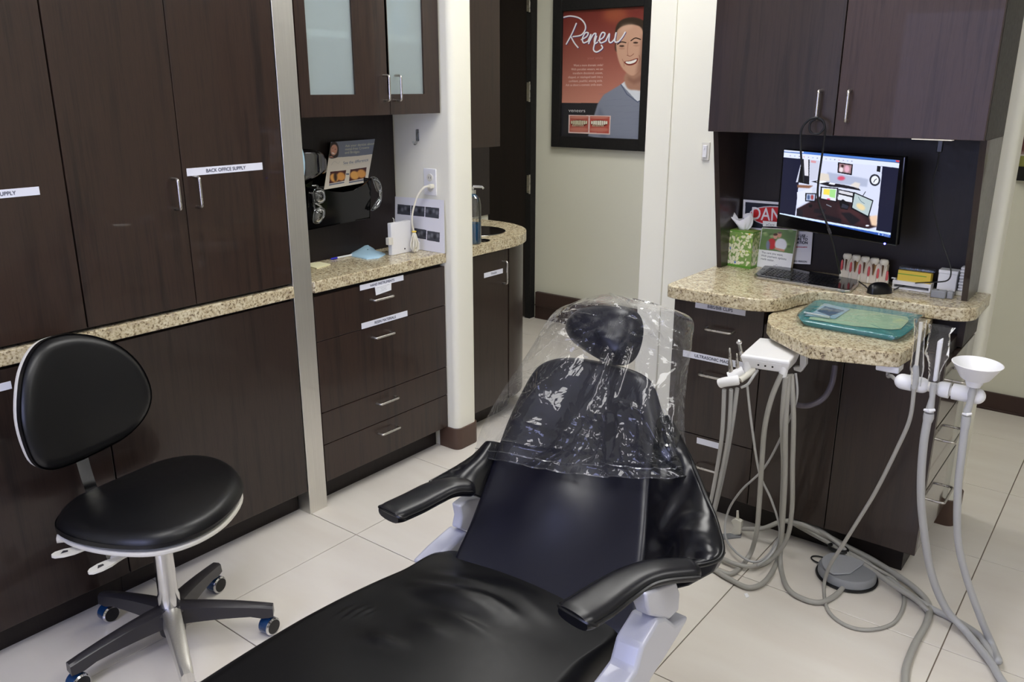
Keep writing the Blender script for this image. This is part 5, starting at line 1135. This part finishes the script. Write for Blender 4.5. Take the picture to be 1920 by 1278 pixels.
o_in = N_['Material Output'].inputs[0]; src = o_in.links[0].from_socket
L__.new(src, mx2.inputs[1]); L__.new(df.outputs[0], mx2.inputs[2]); L__.new(mx2.outputs[0], o_in)
fr_ = bag_rows(True, 1.3); bk_ = bag_rows(False, 7.1)
mk('front_sheet', MB().grid(fr_), film, t, smooth=60); mk('back_sheet', MB().grid(bk_), film, t, smooth=60)
mk('hem', MB().tube(fr_[-1], .0016, 6), film, t)
mk('hem', MB().tube([fr_[-9][j]+BN*.004 for j in range(97)], .0012, 6), film, t)
# ================================================================== DELIVERY UNIT, TRAY, HOSES
ZS = .867
sl = [(1441, 589), (1439, 600), (1446, 609), (1497, 650), (1512, 655), (1600, 659), (1668, 664), (1686, 662), (1706, 655), (1713, 646), (1725, 612), (1752, 598), (1760, 580), (1500, 560), (1470, 575)]
slp = [at(x, y, 2, ZS) for x, y in sl]
# front edge from the photograph: left corner, chamfer, long front, right corner
slp = [V(-1.010, 3.10, ZS), at(1441, 590, 2, ZS), at(1440, 603, 2, ZS), at(1448, 612, 2, ZS), at(1518, 640, 2, ZS), at(1535, 645, 2, ZS), at(1672, 659, 2, ZS), at(1690, 660, 2, ZS), at(1711, 647, 2, ZS), at(1716, 638, 2, ZS), V(-.535, 3.10, ZS)]
slp = [at(1441, 590, 2, ZS), at(1439, 601, 2, ZS), at(1446, 610, 2, ZS), at(1505, 640, 2, ZS), at(1522, 646, 2, ZS), at(1672, 661, 2, ZS), at(1690, 661, 2, ZS), at(1710, 649, 2, ZS), at(1718, 636, 2, ZS), V(-.535, 2.99, ZS), V(-1.0, 2.99, ZS)]
t = mk('delivery_shelf', MB().prism([p-V(0, 0, .045) for p in slp], (0, 0, .045)), M['granite'], smooth=0, fix=True, bevel=.004, label='small speckled granite laminate shelf under the counter, holding the teal tray', cat='shelf')
mk('shelf_bracket', MB().box((-.93, 2.70, .8125), (-.58, 2.735, .8215)).box((-.80, 2.56, .8125), (-.76, 2.70, .8215)), M['nickel'], t, smooth=0)
# teal tray
ZT = ZS+.0005
to = [(1497, 591), (1503, 583), (1524, 566), (1534, 563), (1556, 564), (1715, 588), (1723, 594), (1713, 613), (1695, 628), (1680, 631), (1664, 629), (1518, 604), (1503, 600)]
tp_ = spline([at(x, y, 2, ZT+.016) for x, y in to], 3, True); tc0 = sum(tp_, Vector())/len(tp_)
t = thing('instrument_tray', V(tc0.x, tc0.y, ZT), 'teal plastic instrument tray in clear film on the granite shelf', 'tray')
rows = [[V(tc0.x, tc0.y, ZT)+(V(p.x, p.y, 0)-V(tc0.x, tc0.y, 0))*s_+V(0, 0, h) for p in tp_+[tp_[0]]] for s_, h in ((.01, .0), (.92, .0), (.985, .012), (1, .016), (.985, .0175), (.955, .015), (.90, .004), (.01, .004))]
mk('tray', MB().grid(rows), M['teal'], t, smooth=50, fix=True)
def scaled(pts, z, s=1): return [at(x, y, 2, z) for x, y in pts]
mk('tray_paper', MB().prism(scaled([(1516, 598), (1540, 571), (1700, 592), (1704, 600), (1690, 616), (1672, 618), (1600, 611)], ZT+.005), (0, 0, .0008)), M['palegreen'], t, smooth=0, fix=True)
t2 = thing('film_pouch', at(1560, 590, 2, ZT+.006), 'blue and white x-ray film pouch lying in the teal tray', 'pouch')
mk('pouch', MB().prism(scaled([(1527, 585), (1546, 569), (1594, 580), (1566, 598), (1508, 592)], ZT+.0068), (0, 0, .002)), M['pblue'], t2, smooth=0, fix=True)
mk('window', MB().prism(scaled([(1547, 574), (1583, 582), (1557, 592), (1532, 583)], ZT+.0092), (0, 0, .0006)), mat('slate_blue_film', S(70, 96, 130), .2), t2, smooth=0, fix=True)
mk('backing', MB().tube(scaled([(1508, 586), (1530, 590), (1556, 595)], ZT+.012), .0045, 8), M['paper'], t2)
so2 = [tc0+(p-tc0)*1.02 for p in tp_+[tp_[0]]]
rows = [[V(tc0.x, tc0.y, ZT+.012)+(V(p.x, p.y, 0)-V(tc0.x, tc0.y, 0))*s_+V(0, 0, h+.0025*noise.noise(V(j*.7, s_*9, 0))) for j, p in enumerate(so2)] for s_, h in ((1, -.0085), (1.02, .002), (1, .0075), (.9, .008), (.6, .009), (.3, .009), (.01, .009))]
mk('film_sleeve', MB().grid(rows), M['film'], t, smooth=60)
q = [at(x, y, 2, z) for x, y, z in ((1700, 592, ZT+.02), (1722, 586, ZT+.035), (1731, 598, ZT+.03), (1712, 620, ZT+.012))]; mk('film_tail', MB().grid([[q[0], q[1]], [q[0].lerp(q[3], .5)+V(0, 0, .01), q[1].lerp(q[2], .5)+V(0, 0, .008)], [q[3], q[2]]]), M['film'], t, sub=2)
# delivery head
ZD = .806
hd = [at(x, y, 2, ZD) for x, y in ((1388, 664), (1424, 632), (1458, 635), (1502, 655), (1481, 677))]
t = thing('delivery_unit', V(hd[4].x, hd[4].y, .72), 'white delivery control box with three dots hanging under the granite shelf', 'control box')
hc_ = sum(hd, Vector())/5
low = [hc_+(p-hc_)*.86-V(0, 0, .045) for p in hd]; mid = [p-V(0, 0, .008) for p in hd]
vb = low+mid+[hc_+(p-hc_)*.965 for p in hd]
mk('case', MB().add(vb, [(4, 3, 2, 1, 0), (10, 11, 12, 13, 14)]+[(i, (i+1) % 5, 5+(i+1) % 5, 5+i) for i in range(5)]+[(5+i, 5+(i+1) % 5, 10+(i+1) % 5, 10+i) for i in range(5)]), M['white'], t, smooth=40, fix=True, bevel=.004, seg=3)
# front face plate with dots and two feet
fa, fb = low[0].lerp(mid[0], .85), low[4].lerp(mid[4], .85); fo = (fb-fa).normalized(); fn = V(fo.y, -fo.x, 0)
if fn.dot(CAMP-fa) < 0: fn = -fn
pa, pb_ = low[0]+fo*.022, low[4]-fo*.020; ta, tb2 = mid[0]+fo*.022, mid[4]-fo*.022
pl_ = [pa.lerp(ta, .12), pb_.lerp(tb2, .12), pb_.lerp(tb2, .82), pa.lerp(ta, .82)]; 
mk('face_plate', MB().prism([p+fn*.0008 for p in pl_], fn*.0015), M['white'], t, smooth=0, fix=True, bevel=.0008)
for u in (.30, .52, .75):
    c_ = pl_[0].lerp(pl_[1], u).lerp(pl_[3].lerp(pl_[2], u), .5)+fn*.0026; mk('dot', MB().lathe([(0, 0), (.0030, 0), (.0030, .0012), (0, .0014)], c_, fn, 12), M['gap'], t)
for p in (low[0]+fo*.01+V(0, .004, .006), low[4]-fo*.008+V(-.002, .004, .006)): mk('hose_collar', MB().lathe([(.006, -.022), (.011, -.020), (.014, 0), (.014, .03)], p, seg=16), M['white'], t)
br = [at(1463, 650, 2, .7995)]
mk('mount_plate', MB().prism([at(x, y, 2, .8155) for x, y in ((1487, 652), (1540, 662), (1548, 658), (1500, 640))], (0, 0, .0055)), M['white'], t, smooth=0, fix=True, bevel=.002)
b0 = at(1507, 655, 1, hd[3].y+.02); b1 = at(1509, 690, 1, hd[3].y+.02); b2 = at(1489, 695, 1, hd[3].y+.01)
mk('bracket', MB().prism([at(x, y, 1, hd[3].y+.025) for x, y in ((1500, 655), (1511, 657), (1511, 684), (1501, 698), (1488, 694), (1487, 688), (1499, 687))], (0, .022, 0)), M['white'], t, smooth=30, fix=True, bevel=.002)
# handpiece holder
yH = hd[0].y-.01
t = thing('handpiece_holder', at(1372, 715, 1, yH), 'white three-place handpiece holder at the left of the delivery box', 'holder')
def oh(x, y, d=0): return at(x, y, 1, yH+d)
mk('body', MB().tube(spline([oh(1349, 719, -.02), oh(1358, 716, -.02), oh(1378, 713, -.015), oh(1386, 712, -.01)], 5), [.006]+[.0155]*13+[.014, .012], 14), M['white'], t, smooth=60)
mk('body', MB().tube(spline([oh(1366, 706, 0), oh(1382, 700, .01), oh(1394, 694, .02)], 6), .015, 14), M['white'], t, smooth=60)
mk('arm', MB().tube(spline([oh(1388, 712, 0), oh(1402, 702, .02), oh(1414, 692, .04)], 5), .010, 12), M['offwhite'], t, smooth=60)
mk('curled_tube', MB().tube(spline([oh(1390, 726, 0), oh(1402, 720, 0), oh(1412, 706, .01), oh(1420, 694, .04)], 5), .0045, 10), M['hose2'], t)
HPx = ((1370.5, 700, 1368, 652, .0075), (1383, 690, 1381.5, 662, .006), (1392, 676, 1386, 641, .0075))
for k, (x0, y0, x1, y1_, r) in enumerate(HPx):
    a, b = oh(x0, y0, .002+.012*k), oh(x1, y1_, .002+.012*k); d = b-a
    h = thing('handpiece', a, ('steel dental handpiece with slim nose, leftmost in the white holder', 'short steel handpiece coupling, middle one in the white holder', 'steel handpiece with round tilted head, nearest the white control box')[k], 'handpiece', 'handpieces in the holder')
    mk('grip', MB().tube([a, a+d*.08, a+d*.45, a+d*.55], [r*.9, r, r*.95, r*.6], 14), M['nickel'], h, smooth=50)
    if k == 2: mk('head', MB().tube([a+d*.5, a+d*.95], r*.75, 12).ellipsoid(b, (r*1.15, r*1.15, r*1.15), 14, 8).lathe([(0, 0), (r*.45, 0), (r*.45, .002), (0, .002)], b+V(-.002, -.0085, 0), (0, -1, 0), 12), M['chrome'], h)
    else: mk('nose', MB().tube([a+d*.54, a+d*.6, a+d*.97, b], [r*.55, r*.62, r*.48, r*.25], 12), M['nickel'], h, smooth=50)
# hoses: first part hangs between depth y0 and the floor, the rest lies on the tiles
def hose(pts, nf, y0, r, m, lbl, name='hose', group='delivery unit hoses', cat='hose', lift=0, y1=None, top=None):
    P = []; f0 = at(*pts[nf][:2], 2, r+.001) if nf < len(pts) else None
    ye = y1 if y1 is not None else f0.y
    hang = pts[:nf]; L0 = hang[0][1] if hang else 0; L1 = (pts[nf] if nf < len(pts) else hang[-1])[1]
    for (x, y) in hang:
        u = (y-L0)/max(L1-L0, 1); P.append(at(x, y, 1, y0+(ye-y0)*u*u*(3-2*u)))
    for i, q in enumerate(pts[nf:]):
        P.append(at(q[0], q[1], 2, r+.001+(q[2] if len(q) > 2 else 0)+lift))
    for p in P[1:]: p.z = max(p.z, r+.001)
    return mk(name, MB().tube(spline(P, 8), r, 12), M[m], smooth=80, label=lbl, cat=cat, group=group)
yh = yH-.0
hose([(1466, 700), (1447, 745), (1434, 801), (1428, 874), (1423, 953), (1418, 1000), (1404, 1043), (1374, 1074), (1343, 1068), (1318, 1052), (1300, 1030)], 6, hd[4].y+.01, .0085, 'hose', 'thick grey hose leaving the control box left corner, bowing out to the left')
hose([(1473.5, 706), (1467, 785), (1469, 874), (1466, 953), (1463, 1030), (1441, 1082), (1407, 1101), (1368, 1085), (1338, 1066), (1312, 1045)], 4, hd[4].y+.015, .0085, 'hose', 'thick grey hose looping lowest and widest left of the foot pedal', lift=.002)
hose([(1484, 702), (1488, 785), (1486, 874), (1485, 953), (1475, 1009), (1446, 1048), (1413, 1061), (1379, 1057), (1350, 1044), (1325, 1030)], 5, hd[4].y+.035, .008, 'hose', 'grey hose curving to the left with the smallest floor loop behind', lift=.010)
hose([(1492, 700), (1494, 745), (1475, 796), (1435, 874), (1390, 919), (1365, 959), (1360, 1003), (1379, 1034), (1413, 1053), (1440, 1040), (1458, 1010)], 6, hd[4].y+.05, .004, 'hose2', 'thin grey tube crossing from control box to lower left', name='thin_tube', lift=.022)
hose([(1401, 723), (1410, 801), (1424, 886), (1446, 936), (1461, 985), (1457, 1020), (1440, 1045), (1420, 1060)], 6, yH+.02, .004, 'hose2', 'thin grey tube slanting down to the right from handpiece holder', name='thin_tube', lift=.03)
hose([(1358, 730), (1354, 813), (1343, 886), (1331, 947), (1318, 1000), (1290, 1010)], 4, yH-.018, .0068, 'hose2', 'leftmost of three parallel tubes under the handpiece holder', name='handpiece_tube')
hose([(1371, 730), (1366, 813), (1352, 890), (1338, 955), (1322, 1000), (1292, 1000)], 4, yH-.012, .0068, 'hose2', 'middle of three parallel tubes under the handpiece holder', name='handpiece_tube')
hose([(1382, 728), (1374, 790), (1360, 870), (1342, 950), (1328, 996), (1300, 992)], 4, yH-.004, .0068, 'hose2', 'rightmost of three parallel tubes under the handpiece holder', name='handpiece_tube')
hose([(1479, 703), (1473, 800), (1472, 900), (1466, 1000), (1463, 1054), (1475, 1099), (1503, 1121), (1542, 1128), (1579, 1103), (1594, 1060, .01), (1583, 1030, .05), (1553, 1004, .075), (1514, 981, .09), (1490, 976, .09), (1463, 978, .085), (1430, 990, .05), (1392, 991, .02)], 4, hd[4].y+.025, .0085, 'hose', 'grey hose making the wide loop in front of the foot pedal', lift=.001)
# suction bar and its instruments
yB_ = 2.47; ZB = at(1760, 728, 1, yB_).z
t = thing('suction_holder', at(1690, 718, 1, yB_), 'white cylindrical holder bar for suction tips at the right of the shelf', 'holder')
def ob(x, d=0): p = at(x, 728+(x-1760)*.17, 1, yB_); return V(p.x, yB_+d, ZB)
def capsule(a, b, r, e0=True, e1=True):
    d = (b-a).normalized(); L_ = (b-a).length; pr = []
    if e0: pr += [(r*math.sin(q), r-r*math.cos(q)) for q in np.linspace(0, math.pi/2, 6)]
    else: pr += [(r*.97, 0), (r, .001)]
    if e1: pr += [(r*math.cos(q), L_-r+r*math.sin(q)) for q in np.linspace(0, math.pi/2, 6)]
    else: pr += [(r, L_-.001), (r*.97, L_)]
    return MB().lathe(pr, a, d, 24)
R_ = .0225
for x0, x1, e0, e1 in ((1677, 1711, True, False), (1717, 1744, False, True), (1752, 1781, True, False), (1786, 1818, False, False), (1826, 1849, False, True)):
    mk('segment', capsule(ob(x0), ob(x1), R_, e0, e1), M['white'], t, smooth=50)
mk('core', MB().tube([ob(1690), ob(1840)], R_*.62, 14), M['offwhite'], t)
q = [at(x, y, 2, .7995) for x, y in ((1642, 683), (1672, 690), (1684, 684), (1655, 677))]
j0 = at(1658, 681, 1, 2.62)
t = thing('shelf_junction_box', V(j0.x, 2.60, .76), 'small white box under the right corner of granite shelf', 'box')
ja, jb = at(1642, 684, 1, 2.50), at(1684, 702, 1, 2.50)
mk('cover', MB().box((ja.x, 2.50, jb.z), (jb.x, 2.56, .8215)), M['white'], t, bevel=.004)
mk('elbow', MB().tube(spline([V(jb.x-.035, 2.53, jb.z), V(jb.x-.033, 2.53, jb.z-.02), V(jb.x-.018, 2.50, ZB), ob(1684)-V(.006, 0, 0)], 6), .0055, 10), M['hose'], t)
def ov(x, y, d=0): return at(x, y, 1, yB_-.03+d)
# air-water syringe in a sleeve
t = thing('air_water_syringe', ov(1717, 716), 'grey air-water syringe standing in a clear sleeve, left on the bar', 'syringe')
mk('body', MB().tube([ov(1714, 728), ov(1715, 716), ov(1717, 705), ov(1717, 690), ov(1718, 684)], [.0075, .0085, .009, .0085, .006], 14), M['hose2'], t, smooth=50)
mk('tip', MB().tube([ov(1718, 686), ov(1725, 625), ov(1727, 604)], [.005, .0045, .0055], 12), M['offwhite'], t)
rows = []
for k in range(14):
    u = k/13; c_ = ov(1717+9*u, 722-125*u); rr = .0135+.004*math.sin(u*7)*.5+(.003 if u > .2 else 0)
    rows.append([c_+V(rr*(1+.15*noise.noise(V(j, k*.4, 3)))*math.cos(j*math.pi/8), rr*.6*math.sin(j*math.pi/8), 0) for j in range(17)])
mk('sleeve', MB().grid(rows), M['film'], t, smooth=60)
hose([(1714, 728), (1706, 785), (1682, 841), (1643, 919), (1609, 975), (1581, 1020), (1556, 1060), (1545, 1099), (1553, 1144), (1587, 1172), (1632, 1180), (1677, 1166), (1695, 1127), (1682, 1090), (1643, 1065, .034), (1587, 1032, .045), (1542, 1009, .06), (1503, 987, .085), (1480, 980, .085)], 7, yB_-.03, .0058, 'hose', 'thin tan-grey hose with a big ring loop, from the syringe', lift=.0, y1=None)
# high volume suction in its sleeve
t = thing('suction_tip', ov(1746, 740), 'white straw suction tip in a wide clear sleeve, middle of the bar', 'suction tip')
mk('straw', MB().tube([ov(1752, 714), ov(1761, 640)], .0085, 14).tube([ov(1762, 633), ov(1767, 634)], .001, 6) if 0 else MB().prism([ov(1748, 716), ov(1756, 716), ov(1768, 634), ov(1757, 640)], (0, .016, 0)), M['white'], t, smooth=30, fix=True, bevel=.005, seg=3)
mk('valve_body', MB().tube([ov(1751, 718), ov(1749, 730), ov(1748, 745), ov(1744, 765), ov(1743, 772)], [.0085, .009, .0075, .011, .0115], 16), M['hose2'], t, smooth=50)
mk('lever', MB().tube([ov(1733, 768, -.004), ov(1743, 770, -.012), ov(1753, 768, -.004)], [.004, .006, .004], 10), M['white'], t)
mk('swivel', MB().tube([ov(1742, 774), ov(1741, 782), ov(1739, 790)], [.0135, .0145, .012], 16), M['hose2'], t)
rows = []
for k in range(16):
    u = k/15; c_ = ov(1750+14*u, 716-106*u); rr = .016+.018*u-.004*math.sin(u*9)
    rows.append([c_+V(rr*(1+.3*noise.noise(V(j*.9, k*.5, 5)))*math.cos(j*math.pi/9), rr*.35*math.sin(j*math.pi/9), 0) for j in range(19)])
mk('sleeve', MB().grid(rows), M['film'], t, smooth=60)
hose([(1739, 788), (1732, 830), (1727, 897), (1729, 964), (1744, 1065), (1772, 1138), (1812, 1184, .006), (1856, 1239), (1876, 1272), (1905, 1310)], 6, yB_-.03, .0115, 'hose2', 'thick light grey suction hose sweeping down right off the picture bottom', name='suction_hose', lift=.004)
# saliva ejector with the white cup
t = thing('suction_cup', ov(1826, 725), 'white funnel cup on a grey suction hose, far right of the bar', 'cup')
cr_ = ov(1835, 681); cb_ = ov(1825, 724); dd_ = (cr_-cb_).normalized(); hh = (cr_-cb_).length
mk('cup', MB().lathe([(.012, 0), (.0175, .001), (.0185, hh*.08), (.0215, hh*.14), (.0225, hh*.28), (.031, hh*.32), (.037, hh*.38), (.0605, hh*.97), (.063, hh), (.0605, hh*1.01), (.058, hh*.96), (.034, hh*.40), (.005, hh*.32), (0, hh*.31)], cb_, (dd_+V(-.03, -.03, .1)).normalized(), 40), M['white'], t, smooth=40, fix=True)
mk('valve_body', MB().tube([ov(1825, 726), ov(1822, 738), ov(1820, 752), ov(1813, 772)], [.009, .010, .008, .0105], 14), M['hose2'], t, smooth=50)
mk('ring', MB().tube([ov(1805, 775, -.004), ov(1813, 777, -.01), ov(1822, 775, -.004)], [.003, .005, .003], 8), M['white'], t)
mk('swivel', MB().tube([ov(1812, 779), ov(1811, 790), ov(1809, 803)], [.012, .0125, .011], 14), M['hose2'], t)
hose([(1809, 801), (1803, 852), (1796, 919), (1796, 1009), (1812, 1082), (1840, 1161), (1860, 1208), (1872, 1238, .016), (1862, 1232, .0), (1846, 1206), (1834, 1189), (1789, 1161), (1744, 1139), (1699, 1110), (1654, 1077), (1609, 1043, .01), (1564, 1015, .04), (1520, 990, .07), (1492, 979, .085)], 6, yB_-.03, .0105, 'hose2', 'thick light grey hose from the white cup, folding back along the floor', name='suction_hose')
hose([(1699, 1310), (1697, 1275), (1700, 1247), (1716, 1206), (1738, 1166), (1741, 1133), (1716, 1103, .012), (1677, 1075, .010), (1632, 1047, .016), (1587, 1024, .04), (1542, 1000, .07), (1508, 984, .09), (1478, 977, .08)], 0, 0, .0105, 'hose', 'thick grey floor hose bending away to the bottom picture edge', name='floor_hose')
hose([(1478, 975, .085), (1520, 998, .06), (1560, 1020, .046), (1600, 1046, .030), (1640, 1072, .024), (1680, 1100, .022), (1715, 1122, .02), (1745, 1150)], 0, 0, .009, 'hosed' if 0 else 'hose', 'grey hose lying on top of the floor bundle beside the pedal', name='floor_hose')
mk('drain_hose', MB().tube(spline([at(x, y, 1, yy) for x, y, yy in ((1478, 750, 2.62), (1496, 759, 2.62), (1520, 759, 2.63), (1545, 745, 2.65), (1560, 718, 2.67), (1566, 685, 2.69))], 7), .0095, 12), M['hosed'], label='dark slate hose curved in a half loop under the granite shelf', cat='hose')
# foot pedal
pc = (at(1535, 1068, 2, .01)+at(1641, 1086, 2, .01))/2; pc.z = 0
t = thing('foot_pedal', pc, 'round grey foot pedal on the tiles in front of the cabinet', 'foot pedal')
mk('base', MB().lathe([(0, .001), (.098, .001), (.101, .006), (.099, .011), (0, .012)], pc, seg=40), M['black'], t, smooth=50)
mk('body', MB().lathe([(.094, .011), (.094, .030), (.088, .038), (.0, .041)], pc, seg=40), M['grey'], t, smooth=50)
mk('tread', MB().prism([pc+V(.085*math.cos(a), .085*math.sin(a), .0405) for a in np.linspace(math.radians(60), math.radians(255), 16)]+[pc+V(.02, -.045, .0405), pc+V(.035, .03, .0405)], (0, 0, .006)), mat('light_grey_rubber', S(168, 170, 174), .5), t, smooth=30, fix=True, bevel=.002)
rows = [pc+V(-.055+.030*math.cos(a)*(1+.15*math.sin(a*.37)), .070+.02*math.sin(a), .053+.0012*a/6*2) for a in np.linspace(0, 26, 90)]
mk('cord_coil', MB().tube(rows, .0028, 6), M['cable'], t)
mk('cord_coil', MB().tube([pc+V(-.105+.03*math.cos(a), .045+.022*math.sin(a), .006) for a in np.linspace(0, 6.28, 20)], .0026, 6), M['cable'], t)
# floor junction behind the wing
f0 = at(1374, 1003, 2, .001)
t = thing('floor_junction', f0, 'small off-white air valve standing on a grey plate by the cabinet base', 'valve')
mk('plate', MB().prism([at(x, y, 2, .0005) for x, y in ((1352, 1003), (1391, 1000), (1389, 1008), (1354, 1012))], (0, 0, .006)), M['grey'], t, smooth=0, fix=True)
mk('valve', MB().prism([at(x, y, 1, f0.y) for x, y in ((1364, 1003), (1388, 1002), (1390, 978), (1378, 972), (1370, 976), (1376, 988), (1370, 998))], (0, .02, 0)), M['offwhite'], t, smooth=0, fix=True, bevel=.002)
mk('knob', MB().tube([at(1383, 976, 1, f0.y+.01), at(1383, 957, 1, f0.y+.01)], [.006, .004], 10), M['offwhite'], t)
mk('paper_scrap', MB().prism([at(x, y, 2, .0004) for x, y in ((1395, 1113), (1401, 1112), (1405, 1118), (1399, 1121))], (0, 0, .0015)), M['paper'], smooth=0, fix=True, label='tiny white paper scrap on the floor tile left of the hose loops', cat='scrap')
